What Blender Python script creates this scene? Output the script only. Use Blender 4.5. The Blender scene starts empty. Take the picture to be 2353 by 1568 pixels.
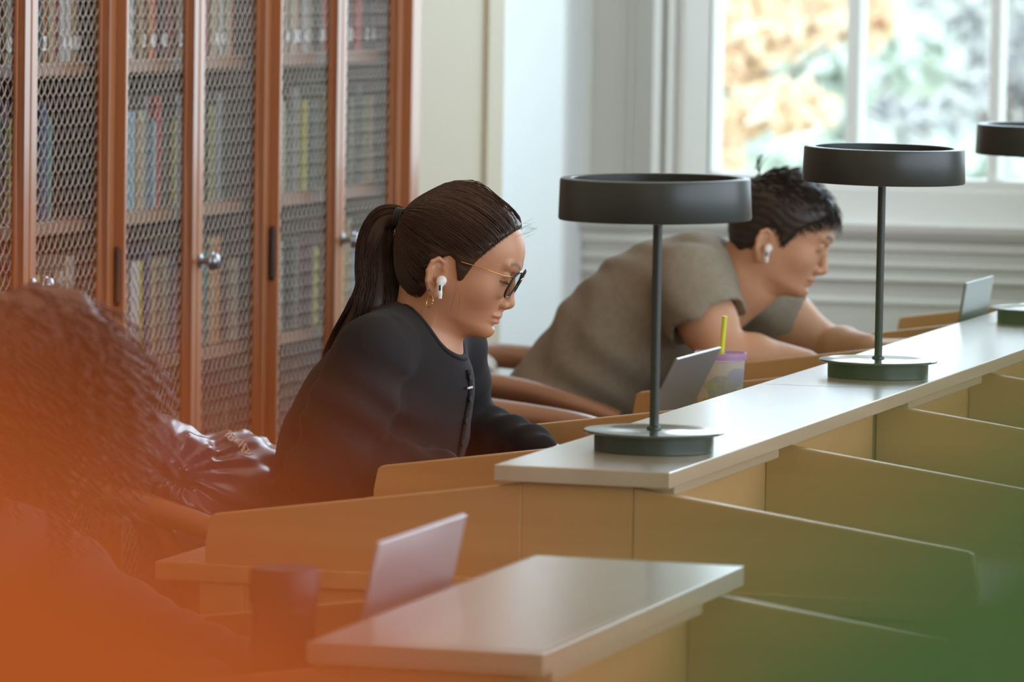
import bpy, bmesh, math, random
import numpy as np
from mathutils import Vector, Matrix
random.seed(7); RNG=np.random.default_rng(11)
SC=bpy.context.scene; COL=SC.collection
# ---------------------------------------------------------------- camera
CP=np.array([1.9036,-6.2241,1.53]); FPX=11783.0
_th=math.radians(16.8263); _pi=math.radians(4.2772); _ro=math.radians(.9539)
CF=np.array([-math.sin(_th)*math.cos(_pi),math.cos(_th)*math.cos(_pi),-math.sin(_pi)])
_R=np.array([math.cos(_th),math.sin(_th),0.]); _U=np.cross(_R,CF)
CR=_R*math.cos(_ro)+_U*math.sin(_ro); CU=-_R*math.sin(_ro)+_U*math.cos(_ro)
cam=bpy.data.cameras.new('camera'); camo=bpy.data.objects.new('camera',cam); COL.objects.link(camo)
cam.sensor_width=36; cam.lens=FPX/2353*36; cam.clip_start=.02; cam.clip_end=300
camo.matrix_world=Matrix(((CR[0],CU[0],-CF[0],CP[0]),(CR[1],CU[1],-CF[1],CP[1]),(CR[2],CU[2],-CF[2],CP[2]),(0,0,0,1)))
cam.dof.use_dof=True; cam.dof.focus_distance=7.55; cam.dof.aperture_fstop=cam.lens/26.
SC.camera=camo
# ---------------------------------------------------------------- world, exposure, daylight and room light
SC.view_settings.view_transform='Standard'; SC.view_settings.look='None'
SC.view_settings.gamma=1; SC.view_settings.use_curve_mapping=False; SC.view_settings.exposure=0.0
W=bpy.data.worlds.new('sky'); SC.world=W; W.use_nodes=True
wn=W.node_tree; bg=wn.nodes['Background']; bg.inputs[0].default_value=(.80,.90,1,1); bg.inputs[1].default_value=3.1
def area(name,loc,rot,sx,sy,power,color):
    l=bpy.data.lights.new(name,'AREA'); l.shape='RECTANGLE'; l.size=sx; l.size_y=sy; l.energy=power; l.color=color
    o=bpy.data.objects.new(name,l); o.location=loc; o.rotation_euler=rot; COL.objects.link(o); return o
PI=math.pi
area('daylight_right_windows',(4.45,-.5,1.95),(0,PI/2,0),2.0,9.0,92,(.70,.85,1))
area('daylight_far_windows',(.5,5.86,2.45),(-PI/2,0,0),3.4,1.5,62,(.62,.81,1))
area('daylight_bay_window',(-2.52,5.2,2.0),(0,-PI/2,0),2.2,1.0,17,(.60,.84,1))
area('ceiling_lamps_warm',(-.6,-1.5,3.4),(0,0,0),3.0,9,44,(1,.60,.32))
area('added_fill_near_lens',(1.5,-7.5,3.0),(math.radians(-32),0,0),1.0,1.0,85,(1,.93,.84))  # unseen fill light added behind the camera to brighten the near-lens books
# ---------------------------------------------------------------- materials
def nd(nt,t,**k):
    n=nt.nodes.new(t)
    for a,b in k.items():
        if hasattr(n,a): setattr(n,a,b)
    return n
def mat(name,col,rough=.5,metal=0.,noise=None,bump=None,wood=None,coat=0,spec=.5,sub=0,sheen=0,trans=0,emit=None,aniso=0,cr_=.18):
    m=bpy.data.materials.new(name); m.use_nodes=True; nt=m.node_tree; p=nt.nodes['Principled BSDF']
    p.inputs['Base Color'].default_value=(*col,1); p.inputs['Roughness'].default_value=rough; p.inputs['Metallic'].default_value=metal
    p.inputs['Coat Weight'].default_value=coat; p.inputs['Coat Roughness'].default_value=cr_; p.inputs['Specular IOR Level'].default_value=spec
    p.inputs['Anisotropic'].default_value=aniso
    if sub: p.inputs['Subsurface Weight'].default_value=sub; p.inputs['Subsurface Radius'].default_value=(1,.35,.2); p.inputs['Subsurface Scale'].default_value=.01
    if sheen: p.inputs['Sheen Weight'].default_value=sheen
    if trans: p.inputs['Transmission Weight'].default_value=trans
    tc=nd(nt,'ShaderNodeTexCoord')
    if wood is not None:   # grain axis, colour pair
        ax,c2,sc=wood
        mp=nd(nt,'ShaderNodeMapping'); s=[sc,sc,sc]; s[ax]=sc*.06; mp.inputs['Scale'].default_value=s
        nt.links.new(tc.outputs['Object'],mp.inputs[0])
        n1=nd(nt,'ShaderNodeTexNoise'); n1.inputs['Scale'].default_value=1.; n1.inputs['Detail'].default_value=6; n1.inputs['Distortion'].default_value=.6
        nt.links.new(mp.outputs[0],n1.inputs[0])
        cr=nd(nt,'ShaderNodeValToRGB'); cr.color_ramp.elements[0].position=.3; cr.color_ramp.elements[1].position=.72
        cr.color_ramp.elements[0].color=(*c2,1); cr.color_ramp.elements[1].color=(*col,1)
        nt.links.new(n1.outputs[0],cr.inputs[0]); nt.links.new(cr.outputs[0],p.inputs['Base Color'])
    if noise is not None:  # second colour, scale
        c2,sc=noise[:2]
        n1=nd(nt,'ShaderNodeTexNoise'); n1.inputs['Scale'].default_value=sc; n1.inputs['Detail'].default_value=4
        nt.links.new(tc.outputs['Object'],n1.inputs[0])
        cr=nd(nt,'ShaderNodeValToRGB'); cr.color_ramp.elements[0].position=.38; cr.color_ramp.elements[1].position=.62
        cr.color_ramp.elements[0].color=(*c2,1); cr.color_ramp.elements[1].color=(*col,1)
        nt.links.new(n1.outputs[0],cr.inputs[0]); nt.links.new(cr.outputs[0],p.inputs['Base Color'])
    if bump is not None:
        sc,st,dist=bump
        n2=nd(nt,'ShaderNodeTexNoise'); n2.inputs['Scale'].default_value=sc; n2.inputs['Detail'].default_value=3
        nt.links.new(tc.outputs['Object'],n2.inputs[0])
        b=nd(nt,'ShaderNodeBump'); b.inputs['Strength'].default_value=st; b.inputs['Distance'].default_value=dist
        nt.links.new(n2.outputs[0],b.inputs['Height']); nt.links.new(b.outputs[0],p.inputs['Normal'])
    return m
def tintmat(name,base,rough,tints,sub=.12,bump=(220,.12,.001),spec=.45):
    """skin: base colour plus painted-on own colours (lips, brows) from a mesh attribute 'tint' (r,g,b weights)"""
    m=mat(name,base,rough,sub=sub,bump=bump,spec=spec); nt=m.node_tree; p=nt.nodes['Principled BSDF']
    a=nd(nt,'ShaderNodeAttribute'); a.attribute_name='tint'; sp=nd(nt,'ShaderNodeSeparateColor'); nt.links.new(a.outputs['Color'],sp.inputs[0])
    prev=None
    for i,c in enumerate(tints):
        mx=nd(nt,'ShaderNodeMix',data_type='RGBA'); nt.links.new(sp.outputs[i],mx.inputs[0])
        if prev is None: mx.inputs[6].default_value=(*base,1)
        else: nt.links.new(prev,mx.inputs[6])
        mx.inputs[7].default_value=(*c,1); prev=mx.outputs[2]
    nt.links.new(prev,p.inputs['Base Color']); return m
M={}
MAPLE=(.60,.355,.145); MAPLE2=(.46,.25,.095)
M['maple_y']=mat('maple grain lengthwise',MAPLE,.36,wood=(1,MAPLE2,14),coat=.25)
M['maple_x']=mat('maple grain across',MAPLE,.42,wood=(0,MAPLE2,14),coat=.15)
M['maple_top']=mat('pale maple top',(.56,.46,.34),.34,wood=(1,(.47,.37,.26),9),coat=1)
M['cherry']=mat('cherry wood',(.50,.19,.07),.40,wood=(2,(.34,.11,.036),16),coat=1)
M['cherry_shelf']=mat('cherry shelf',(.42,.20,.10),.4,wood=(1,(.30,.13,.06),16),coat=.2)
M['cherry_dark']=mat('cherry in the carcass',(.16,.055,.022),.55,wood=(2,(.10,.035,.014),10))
M['walnut']=mat('bent wood chair',(.42,.20,.105),.33,wood=(0,(.28,.115,.055),20),coat=.5)
M['wire']=mat('steel mesh wire',(.68,.63,.57),.36,.8)
M['pewter']=mat('pewter',(.36,.37,.40),.28,.9)
M['hinge']=mat('dark bronze hinge',(.06,.04,.035),.45,.6)
M['lampgreen']=mat('dark grey green enamel',(.027,.032,.026),.40,cr_=.2,coat=.12,bump=(900,.05,.0005))
M['lamptop']=mat('grey green enamel foot',(.045,.062,.058),.22,coat=1,cr_=.07)
M['wall']=mat('painted wall',(.59,.58,.53),.6,bump=(60,.05,.001))
M['wallwarm']=mat('cream painted wall',(.56,.49,.36),.6,bump=(60,.05,.001))
M['trim']=mat('white painted trim',(.74,.74,.70),.42)
M['pilaster']=mat('white gloss pilaster',(.80,.84,.84),.35)
M['floor']=mat('carpet floor',(.20,.13,.09),.95,noise=((.15,.09,.06),30))
M['ceil']=mat('ceiling paint',(.78,.74,.68),.8)
def glassmat(name,tr,col=(1,1,1)):
    m=bpy.data.materials.new(name); m.use_nodes=True; nt=m.node_tree
    for n in list(nt.nodes): nt.nodes.remove(n)
    o=nd(nt,'ShaderNodeOutputMaterial'); t=nd(nt,'ShaderNodeBsdfTransparent'); g=nd(nt,'ShaderNodeBsdfGlossy'); mx=nd(nt,'ShaderNodeMixShader')
    t.inputs[0].default_value=(*col,1); g.inputs['Roughness'].default_value=.02; mx.inputs[0].default_value=1-tr
    nt.links.new(t.outputs[0],mx.inputs[1]); nt.links.new(g.outputs[0],mx.inputs[2]); nt.links.new(mx.outputs[0],o.inputs[0]); return m
M['glass']=glassmat('window glass',.93,(.97,1,.99))
# ---------------------------------------------------------------- mesh helpers
def link(name,me,mats=None,parent=None):
    o=bpy.data.objects.new(name,me); COL.objects.link(o)
    if mats is not None:
        for m in (mats if isinstance(mats,(list,tuple)) else [mats]): me.materials.append(m)
    if parent is not None: o.parent=parent
    return o
def tag(o,label=None,cat=None,group=None,kind=None):
    if label: o['label']=label
    if cat: o['category']=cat
    if group: o['group']=group
    if kind: o['kind']=kind
    return o
def empty(name,loc,rz=0,label=None,cat=None,group=None):
    o=bpy.data.objects.new(name,None); o.empty_display_size=.05; COL.objects.link(o); o.location=loc; o.rotation_euler=(0,0,rz)
    return tag(o,label,cat,group)
class MB:
    def __init__(s): s.v=[];s.f=[];s.mi=[]
    def add(s,v,f,mi=0):
        b=len(s.v); s.v+= [tuple(map(float,p)) for p in v]; s.f+=[tuple(int(i)+b for i in q) for q in f]; s.mi+=[mi]*len(f); return s
    def box(s,lo,hi,mi=0,T=None):
        x0,y0,z0=lo;x1,y1,z1=hi
        v=[(x0,y0,z0),(x1,y0,z0),(x1,y1,z0),(x0,y1,z0),(x0,y0,z1),(x1,y0,z1),(x1,y1,z1),(x0,y1,z1)]
        if T is not None: v=[tuple(T@Vector(p)) for p in v]
        return s.add(v,[(0,3,2,1),(4,5,6,7),(0,1,5,4),(1,2,6,5),(2,3,7,6),(3,0,4,7)],mi)
    def prism(s,poly,ax,a,b,mi=0):
        """polygon in the two other axes extruded along ax from a to b"""
        n=len(poly); o=[i for i in range(3) if i!=ax]; v=[]
        for h in (a,b):
            for p in poly:
                q=[0,0,0]; q[ax]=h; q[o[0]]=p[0]; q[o[1]]=p[1]; v.append(q)
        f=[tuple(range(n))[::-1],tuple(range(n,2*n))]+[(i,(i+1)%n,n+(i+1)%n,n+i) for i in range(n)]
        return s.add(v,f,mi)
    def lathe(s,prof,n=48,c=(0,0,0),mi=0,M_=None,close=True):
        v=[];f=[];k=len(prof)
        for i in range(n):
            a=2*PI*i/n
            for r,z in prof:
                p=Vector((r*math.cos(a),r*math.sin(a),z)); 
                if M_ is not None: p=M_@p
                v.append((p[0]+c[0],p[1]+c[1],p[2]+c[2]))
        for i in range(n):
            j=(i+1)%n
            for q in range(k-1): f.append((i*k+q,j*k+q,j*k+q+1,i*k+q+1))
        return s.add(v,f,mi)
    def tube(s,pts,rad,n=8,mi=0,cap=True,flat=1.,up=None):
        pts=[Vector(p) for p in pts]; m=len(pts)
        if not hasattr(rad,'__len__'): rad=[rad]*m
        u=None; v=[];f=[]
        for i,p in enumerate(pts):
            t=(pts[min(i+1,m-1)]-pts[max(i-1,0)]).normalized()
            if u is None:
                u=Vector(up) if up else (Vector((0,0,1)) if abs(t.z)<.9 else Vector((1,0,0)))
            u=(u-t*u.dot(t)).normalized(); w=t.cross(u)
            for k in range(n):
                a=2*PI*k/n; v.append(p+(u*math.cos(a)+w*math.sin(a)*flat)*rad[i])
        for i in range(m-1):
            for k in range(n):
                k2=(k+1)%n; f.append((i*n+k,i*n+k2,(i+1)*n+k2,(i+1)*n+k))
        if cap: f.append(tuple(range(n))[::-1]); f.append(tuple((m-1)*n+k for k in range(n)))
        return s.add(v,f,mi)
    def build(s,name,mats,parent=None,smooth=False,bevel=0,seg=2,auto=None):
        me=bpy.data.meshes.new(name); me.from_pydata(s.v,[],s.f); me.update()
        if bevel:
            bm=bmesh.new(); bm.from_mesh(me); bmesh.ops.remove_doubles(bm,verts=bm.verts,dist=1e-6)
            ed=[e for e in bm.edges if len(e.link_faces)==2 and e.calc_face_angle(0)>.5]
            bmesh.ops.bevel(bm,geom=ed,offset=bevel,segments=seg,profile=.5,affect='EDGES',clamp_overlap=True); bm.to_mesh(me); bm.free()
        o=link(name,me,mats,parent)
        if not bevel: me.polygons.foreach_set('material_index',s.mi)
        if smooth:
            me.polygons.foreach_set('use_smooth',[True]*len(me.polygons))
            if auto: me.set_sharp_from_angle(angle=auto)
        me.update(); return o
def bx(name,lo,hi,m,parent=None,bevel=0,kind=None,seg=2):
    o=MB().box(lo,hi).build(name,m,parent,bevel=bevel,seg=seg)
    if kind: o['kind']=kind
    return o
def spline(P,n):
    P=np.array(P,float); m=len(P); out=[]
    for t in np.linspace(0,m-1-1e-9,n):
        i=int(t); u=t-i; p0=P[max(i-1,0)];p1=P[i];p2=P[min(i+1,m-1)];p3=P[min(i+2,m-1)]
        out.append(.5*((2*p1)+(-p0+p2)*u+(2*p0-5*p1+4*p2-p3)*u*u+(-p0+3*p1-3*p2+p3)*u**3))
    return np.array(out)
def onY(px,py,Y):
    """world point on the plane Y seen at a pixel of the survey photograph"""
    r=CF+CR*(px-1176.5)/FPX-CU*(py-784)/FPX; t=(Y-CP[1])/r[1]; return CP+r*t
# ---------------------------------------------------------------- setting
XL=-1.415; YF=6.0
bx('floor',(-3,-9,-.06),(4.6,YF,0),M['floor'],kind='structure')
bx('ceiling',(-3,-9,3.5),(4.6,YF+.2,3.6),M['ceil'],kind='structure')
w=MB(); w.box((-1.90,-9,0),(-1.80,4.00,3.5)); w.box((-1.90,4.00,0),(XL,4.60,3.5)); w.build('wall_left',M['wallwarm'])['kind']='structure'
bx('trim_1',(XL-.01,4.50,0),(XL+.012,4.62,3.5),M['wallwarm'],bevel=.004,kind='structure')
bx('wall_back',(-3,-9.1,0),(4.6,-9,3.5),M['wallwarm'],kind='structure')
w=MB(); w.box((4.5,-9,0),(4.6,YF,.9)); w.box((4.5,-9,3.1),(4.6,YF,3.5)); w.box((4.5,-9,.9),(4.6,-5.2,3.1)); w.box((4.5,4.2,.9),(4.6,YF,3.1)); w.build('wall_right',M['wall'])['kind']='structure'
w=MB(); w.box((-2.66,4.0,0),(-2.56,YF,.8)); w.box((-2.66,4.0,3.1),(-2.56,YF,3.5)); w.box((-2.66,4.0,.8),(-2.56,4.6,3.1)); w.box((-2.66,5.8,.8),(-2.56,YF,3.1)); w.box((-2.66,3.90,0),(-1.905,4.0,3.5)); w.build('wall_bay',M['wall'])['kind']='structure'
# far wall with its window opening (X -1.29..2.26, z 1.0..3.1)
w=MB(); w.box((-2.66,YF,0),(4.6,YF+.14,.985)); w.box((-2.66,YF,3.15),(4.6,YF+.14,3.5)); w.box((-2.66,YF,.985),(-1.30,YF+.14,3.15)); w.box((2.30,YF,.985),(4.6,YF+.14,3.15))
w.build('wall_far',M['wall'])['kind']='structure'
# pilaster in the bay corner
p=onY(1135,600,YF-.16); q=onY(1297,600,YF-.16)
bx('trim_2',(p[0]-.12,YF-.16,0),(q[0],YF,3.5),M['pilaster'],bevel=.012,kind='structure',seg=3)
# chair rail, wainscot mouldings, raised panels, casing
RX0=q[0]; RX1=4.5
def ztop(py,px=2000,Y=YF-.03): return onY(px,py,Y)[2]
t=MB(); t.prism([(YF,.855),(YF-.03,.862),(YF-.055,.880),(YF-.062,.898),(YF-.05,.903),(YF,.903)],0,RX0,RX1); t.build('trim_3',M['trim'],smooth=False)['kind']='structure'
t=MB()
for z0,z1,d in ((.832,.856,.014),(.792,.806,.016),(.757,.771,.020),(.700,.716,.010)): t.box((RX0,YF-d,z0),(RX1,YF,z1))
t.build('trim_4',M['trim'],bevel=.003)['kind']='structure'
bx('baseboard_far',(RX0,YF-.02,0),(RX1,YF,.16),M['trim'],bevel=.004,kind='structure')
def vx(px,Y=YF-.02): return onY(px,250,Y)[0]
t=MB()   # backband and flat casing left of the window, apron under it
t.box((vx(1506),YF-.05,.903),(vx(1524),YF,3.2)); t.box((vx(1530),YF-.035,.903),(vx(1552),YF,3.2)); t.box((vx(1552),YF-.018,.903),(vx(1632),YF,3.2))
t.box((vx(1632),YF-.018,.903),(2.42,YF,.985)); t.build('trim_5',M['trim'],bevel=.004)['kind']='structure'
t=MB()   # panel moulding on the wall strip left of the casing
x0,x1=vx(1334),vx(1354); t.box((x0,YF-.014,.95),(x1,YF,3.0)); t.box((x0+.12,YF-.008,.95),(x0+.126,YF,3.0)); t.build('trim_6',M['trim'],bevel=.003)['kind']='structure'
# window: frame, mullions, panes
GX=[vx(1648,YF+.06)+.352*i for i in range(11)]
t=MB(); zb=onY(1700,398,YF+.05)[2]
t.box((-1.33,YF-.01,.975),(2.34,YF+.12,zb)); t.box((-1.33,YF-.01,zb),(GX[0],YF+.12,3.15)); t.box((GX[10],YF-.01,zb),(2.34,YF+.12,3.15)); t.box((-1.33,YF-.01,3.08),(2.34,YF+.12,3.15))
wf=t.build('window_1',M['trim'],bevel=.004); wf['kind']='structure'
for i in range(1,10):
    wd=.016 if i%2 else .013
    MB().box((GX[i]-wd,YF+.01,zb),(GX[i]+wd,YF+.10,3.08)).build('mullion',M['trim'],wf,bevel=.004)
for i in range(10): MB().box((GX[i],YF+.055,zb),(GX[i+1],YF+.059,3.08)).build('pane',M['glass'],wf)
# ---------------------------------------------------------------- carrels
HC=.885; S=.6903; CWD=.232
def panel(name,x0,x1,y,zc,parent,inner_z=.862,out_z=.803,th=.020):
    """divider board whose top slopes down from x0 (by the counter) to x1 (by the sitter), nipped corner"""
    s=1 if x1>x0 else -1
    poly=[(x0,.50),(x1,.50),(x1,out_z-.035),(x1-s*.006,out_z-.004),(x1-s*.012,out_z),(x0,inner_z)]
    return MB().prism(poly,1,y-th/2,y+th/2).build(name,M['maple_x'],parent,bevel=.0022)
def carrel(x,y0,y1,bays,label,left=True):
    """double sided carrel: counter left edge at x, from y0 to y1, dividers at the bay lines"""
    root=empty('study_carrel',(x+CWD/2,(y0+y1)/2,0),0,label,'study desk','double sided study carrels')
    R=lambda o:(setattr(o,'parent',root),setattr(o,'matrix_parent_inverse',Matrix.Translation(-root.location)),o)[2]
    tp=R(MB().box((x,y0,HC-.021),(x+CWD,y1,HC)).build('counter_top',M['maple_top'],bevel=.0015))
    R(MB().box((x+.035,y0+.03,.40),(x+.055,y1-.01,HC-.021)).build('back_board',M['maple_y']))
    R(MB().box((x+CWD-.070,y0+.03,.40),(x+CWD-.050,y1-.01,HC-.021)).build('back_board',M['maple_y']))
    for b in bays[:-1]:
        R(MB().box((x+CWD-.052,b+.055,HC-.038),(x+CWD-.012,b+S-.085,HC-.021)).build('light_strip',M['maple_top'],bevel=.003))
        R(MB().box((x+.012,b+.055,HC-.038),(x+.052,b+S-.085,HC-.021)).build('light_strip',M['maple_top'],bevel=.003))
    R(MB().box((x+.0352,y0+.0105,.50),(x+CWD-.0502,y0+.0295,HC-.0212)).build('end_board',M['maple_x']))
    for b in bays:
        R(panel('divider_panel',x+.035,x-.394,b,0,None)); R(panel('divider_panel',x+CWD-.05,x+CWD+.394,b,0,None))
    R(MB().box((x-.460,y0-.0,.714),(x+.035,y1-.004,.739)).build('desktop',M['maple_y'],bevel=.003))
    R(MB().box((x+CWD-.05,y0-.0,.714),(x+CWD+.46,y1-.004,.739)).build('desktop',M['maple_y'],bevel=.003))
    for b in (bays[0],bays[-1]):
        for xx in (x-.40,x+CWD+.34): R(MB().box((xx,b-.015+(.0 if b==bays[0] else -.045),0),(xx+.06,b+.035+(.0 if b==bays[0] else -.045),.714)).build('leg',M['maple_x'],bevel=.003))
    R(MB().box((x-.34,y0+.06,.62),(x-.32,y1-.06,.714)).build('apron',M['maple_y']))
    return root
carrel(0,0,2*S,[.02,.02+S],'nearest maple carrel of the long row, its counter carrying the first green lamp')
carrel(0,2*S+.002,4*S,[.02+2*S,.02+3*S],'middle maple carrel of the long row, counter carrying the second green lamp')
carrel(0,4*S+.002,6*S,[.02+4*S,.02+5*S,6*S-.02],'farthest maple carrel of the long row, under the lamp cut by the right edge')
NX,NY=.332,-.9255
carrel(NX,NY-.751,NY,[NY-.73,NY-.035],'separate maple carrel at the bottom of the picture, without a lamp')
# ---------------------------------------------------------------- desk lamps
def lamp(x,y,label,tilt=(0,0)):
    r=empty('desk_lamp',(x,y,HC),0,label,'lamp','green desk lamps on the counter')
    m=MB(); m.lathe([(0,0),(.078,0),(.0788,.001),(.0788,.0225),(.077,.0235),(0,.0235)],96); m.build('plinth',M['lampgreen'],r,smooth=True,auto=.6)
    m=MB(); m.lathe([(0,.0235),(.0915,.0235),(.0928,.0245),(.0928,.0262),(.092,.0272),(.045,.0272),(.044,.0275),(0,.0275)],96); m.build('foot_disc',M['lamptop'],r,smooth=True,auto=.6)
    m=MB(); m.tube([(0,0,.0275),(0,0,.31)],.0062,20); m.lathe([(0,.028),(.010,.028),(.0095,.031),(.0062,.033)],20); m.build('pole',M['lampgreen'],r,smooth=True,auto=.6)
    m=MB(); R0,R1=.1245,.1272
    m.lathe([(.048,.306),(R1-.004,.306),(R1-.001,.3055),(R1,.3075),(R0+.0008,.3565),(R0,.3590),(R0-.0025,.3600),(R0-.0145,.3600),(R0-.0160,.3590),(R0-.016,.330),(.012,.326),(.012,.308),(.048,.307),(.048,.306)],128)
    o=m.build('lamp_shade',M['lampgreen'],r,smooth=True,auto=.7); o.rotation_euler=(tilt[0],tilt[1],0)
    m=MB(); m.lathe([(0,.3),(.048,.3),(.048,.303),(0,.303)],48); m.build('diffuser',M['trim'],r)
    return r
lamp(.1357,.2752,'nearest green drum-shaded desk lamp, beside the woman in glasses',(.012,-.010))
lamp(.1357,1.6038,'second green drum-shaded desk lamp, in front of the man in the olive shirt',(.012,.010))
lamp(.1357,2.9324,'farthest green desk lamp, cut off by the right edge',(.01,.006))
# ---------------------------------------------------------------- bookcases and books
BX=-1.397; BW=.8172; B0=2.262-.8172
SHELF=[.235,.505,.785,1.060,1.335,1.62,1.90]
def wire_mesh(w,h):
    """woven diamond mesh panel in the Y,Z plane, with crimped wires"""
    m=MB(); P=.0268; r=.00102
    def seg(c,sgn):
        pts=[]; k0=-1; y=0
        # line z = sgn*y*1.0 + c
        ts=np.arange(0,w+1e-6,P/2)
        for i,yy in enumerate(ts):
            z=c+sgn*yy
            if 0<=z<=h: pts.append((sgn*(.0011 if (i%2)==0 else -.0011),yy,z))
        if len(pts)>1: m.tube(pts,r,5,cap=False)
    for c in np.arange(-w,h+w,P):
        seg(round(c/P)*P,1); seg(round(c/P)*P,-1)
    return m
COLS=[('tan',(.50,.33,.17)),('dark red',(.30,.03,.03)),('bright red',(.62,.06,.04)),('black',(.025,.025,.03)),('dark brown',(.10,.05,.03)),('cream',(.66,.58,.42)),('pale blue',(.35,.52,.62)),
('navy blue',(.03,.05,.16)),('yellow',(.68,.60,.05)),('dark green',(.05,.11,.06)),('orange',(.72,.26,.06)),('grey',(.30,.30,.31)),('white',(.75,.74,.72)),('olive',(.28,.26,.10)),('maroon',(.20,.03,.06)),('teal',(.08,.24,.25))]
BM={n:mat('book cloth '+n,tuple(x*.72 for x in c),.6) for n,c in COLS}; PAPER=mat('page block',(.72,.66,.52),.8); LABELM=mat('call number label',(.88,.88,.86),.4)
def book_mesh(w,h,d):
    m=MB(); t=.0025
    m.box((-d,0,0),(0,t,h)); m.box((-d,w-t,0),(0,w,h))
    a=[(0,0),(0,w)]; n=6; pr=[(.004*math.sin(PI*i/n),w*i/n) for i in range(n+1)]
    m.prism([(-.003,w),(-.003,0)]+pr,2,0,h)
    m.box((-d+.004,t,.003),(-.003,w-t,h-.003),1); return m
UNAMES=['','bookcase at the left edge','middle bookcase','bookcase nearest the pale wall']
SN={2:'lowest visible',3:'third',4:'second',5:'top'}
units=[B0-BW,B0,B0+BW,B0+2*BW]
mesh0=None; first=None
UL=['cherry bookcase with wire mesh doors just outside the left edge','cherry bookcase with wire mesh doors above the foreground head','cherry bookcase with wire mesh doors, the middle one of the three in view','cherry bookcase with wire mesh doors beside the pale wall']
for u,y0 in enumerate(units):
    r=empty('bookcase',(BX,y0,0),0,UL[u],'bookcase','wire fronted bookcases along the left wall')
    c=MB(); D=.36
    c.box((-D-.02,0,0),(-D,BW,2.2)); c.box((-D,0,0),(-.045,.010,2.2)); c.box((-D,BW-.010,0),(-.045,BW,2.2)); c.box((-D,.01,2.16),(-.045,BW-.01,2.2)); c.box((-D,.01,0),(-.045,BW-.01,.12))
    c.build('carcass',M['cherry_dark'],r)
    for ps in ((BW-.012,BW),)+(((0,.007),) if u==0 else ()):
        MB().box((-.045,ps[0],0),(.018,ps[1],2.2)).build('post',M['cherry'],r,bevel=.002)
    if u==3: MB().box((-.34,BW+.0005,0),(.012,BW+.066,2.25)).build('end_panel',M['cherry'],r,bevel=.003)
    for z in SHELF[1:]:
        MB().box((-D,.011,z-.024),(-.045,BW-.011,z)).build('shelf',M['cherry_shelf'],r,bevel=.002)
    for s in (0,1):
        ya,yb=(.008,BW/2-.001) if s==0 else (BW/2+.001,BW-.013)
        sh,sm=.036,.027
        la,lb=(ya+sh,yb-sm) if s==0 else (ya+sm,yb-sh)
        m=MB(); X0,X1=-.024,0
        m.box((X0,ya,.125),(X1,la,2.155)); m.box((X0,lb,.125),(X1,yb,2.155)); m.box((X0,la,.125),(X1,lb,.19)); m.box((X0,la,2.08),(X1,lb,2.155))
        d=m.build('door',M['cherry'],r,bevel=.0035)
        m=MB(); m.box((X0+.005,la,.19),(X0+.012,la+.006,2.08)); m.box((X0+.005,lb-.006,.19),(X0+.012,lb,2.08)); m.build('bead',M['cherry'],d,bevel=.002)
        if mesh0 is None:
            mm=wire_mesh(lb-la,1.89); mesh0=mm.build('mesh_panel',M['wire'],d,smooth=True)
        else: mesh0=link('mesh_panel',mesh0.data,None,d)
        mesh0.location=(X0+.004,la,.19)
        hy=ya if s==0 else yb
        for hz in (.38,.955,1.53):
            m=MB(); m.tube([(.006,hy,hz-.045),(.006,hy,hz+.045)],.0062,12); m.tube([(.006,hy,hz-.053),(.006,hy,hz-.046)],[.003,.0055],12); m.tube([(.006,hy,hz+.046),(.006,hy,hz+.053)],[.0055,.003],12)
            m.build('hinge',M['hinge'],d,smooth=True,auto=.7)
        if s==1:   # knob on the meeting stile
            prof=[(0,0),(.013,0),(.013,.003),(.006,.005),(.0055,.016),(.007,.018),(.0165,.021),(.0175,.024),(.0165,.0265),(.014,.0275),(.0155,.0295),(.0155,.032),(.012,.036),(0,.038)]
            m=MB(); m.lathe(prof,32,M_=Matrix.Rotation(PI/2,4,'Y')); k=m.build('knob',M['pewter'],d,smooth=True,auto=.9); k.location=(0,ya+.0135,.960)
# books: shared meshes by size
sizes=[(w,h,d) for w in (.022,.030,.040) for h in (.160,.180,.205) for d in (.16,)]
bmesh_cache={}
def book(loc,si,cn,label,group,callno,lean=0):
    key=(si,cn)
    if key not in bmesh_cache:
        o=book_mesh(*sizes[si]).build('book',[BM[cn],PAPER]); bmesh_cache[key]=o.data
    else: o=link('book',bmesh_cache[key])
    o.location=loc; o.rotation_euler=(lean,0,0); tag(o,label,'book',group)
    if callno:
        m=MB(); w=sizes[si][0]; m.box((.0042,w*.12,.02),(.0052,w*.88,.045)); l=m.build('call_label',LABELM,o); l['label']='white call number label'
PAL={5:[0,2,1,10,12,5,3,0,2],4:[5,11,0,3,4,6,13,9,0,14],3:[5,0,7,8,12,14,3,5,0],2:[9,4,3,14,4,13,0]}
ORD=['first','second','third','fourth','fifth','sixth','seventh','eighth','ninth','tenth','eleventh','twelfth','thirteenth','fourteenth','fifteenth','sixteenth','seventeenth','eighteenth','nineteenth','twentieth','twenty first','twenty second','twenty third','twenty fourth','twenty fifth','twenty sixth','twenty seventh','twenty eighth','twenty ninth','thirtieth','thirty first','thirty second','thirty third']
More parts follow.
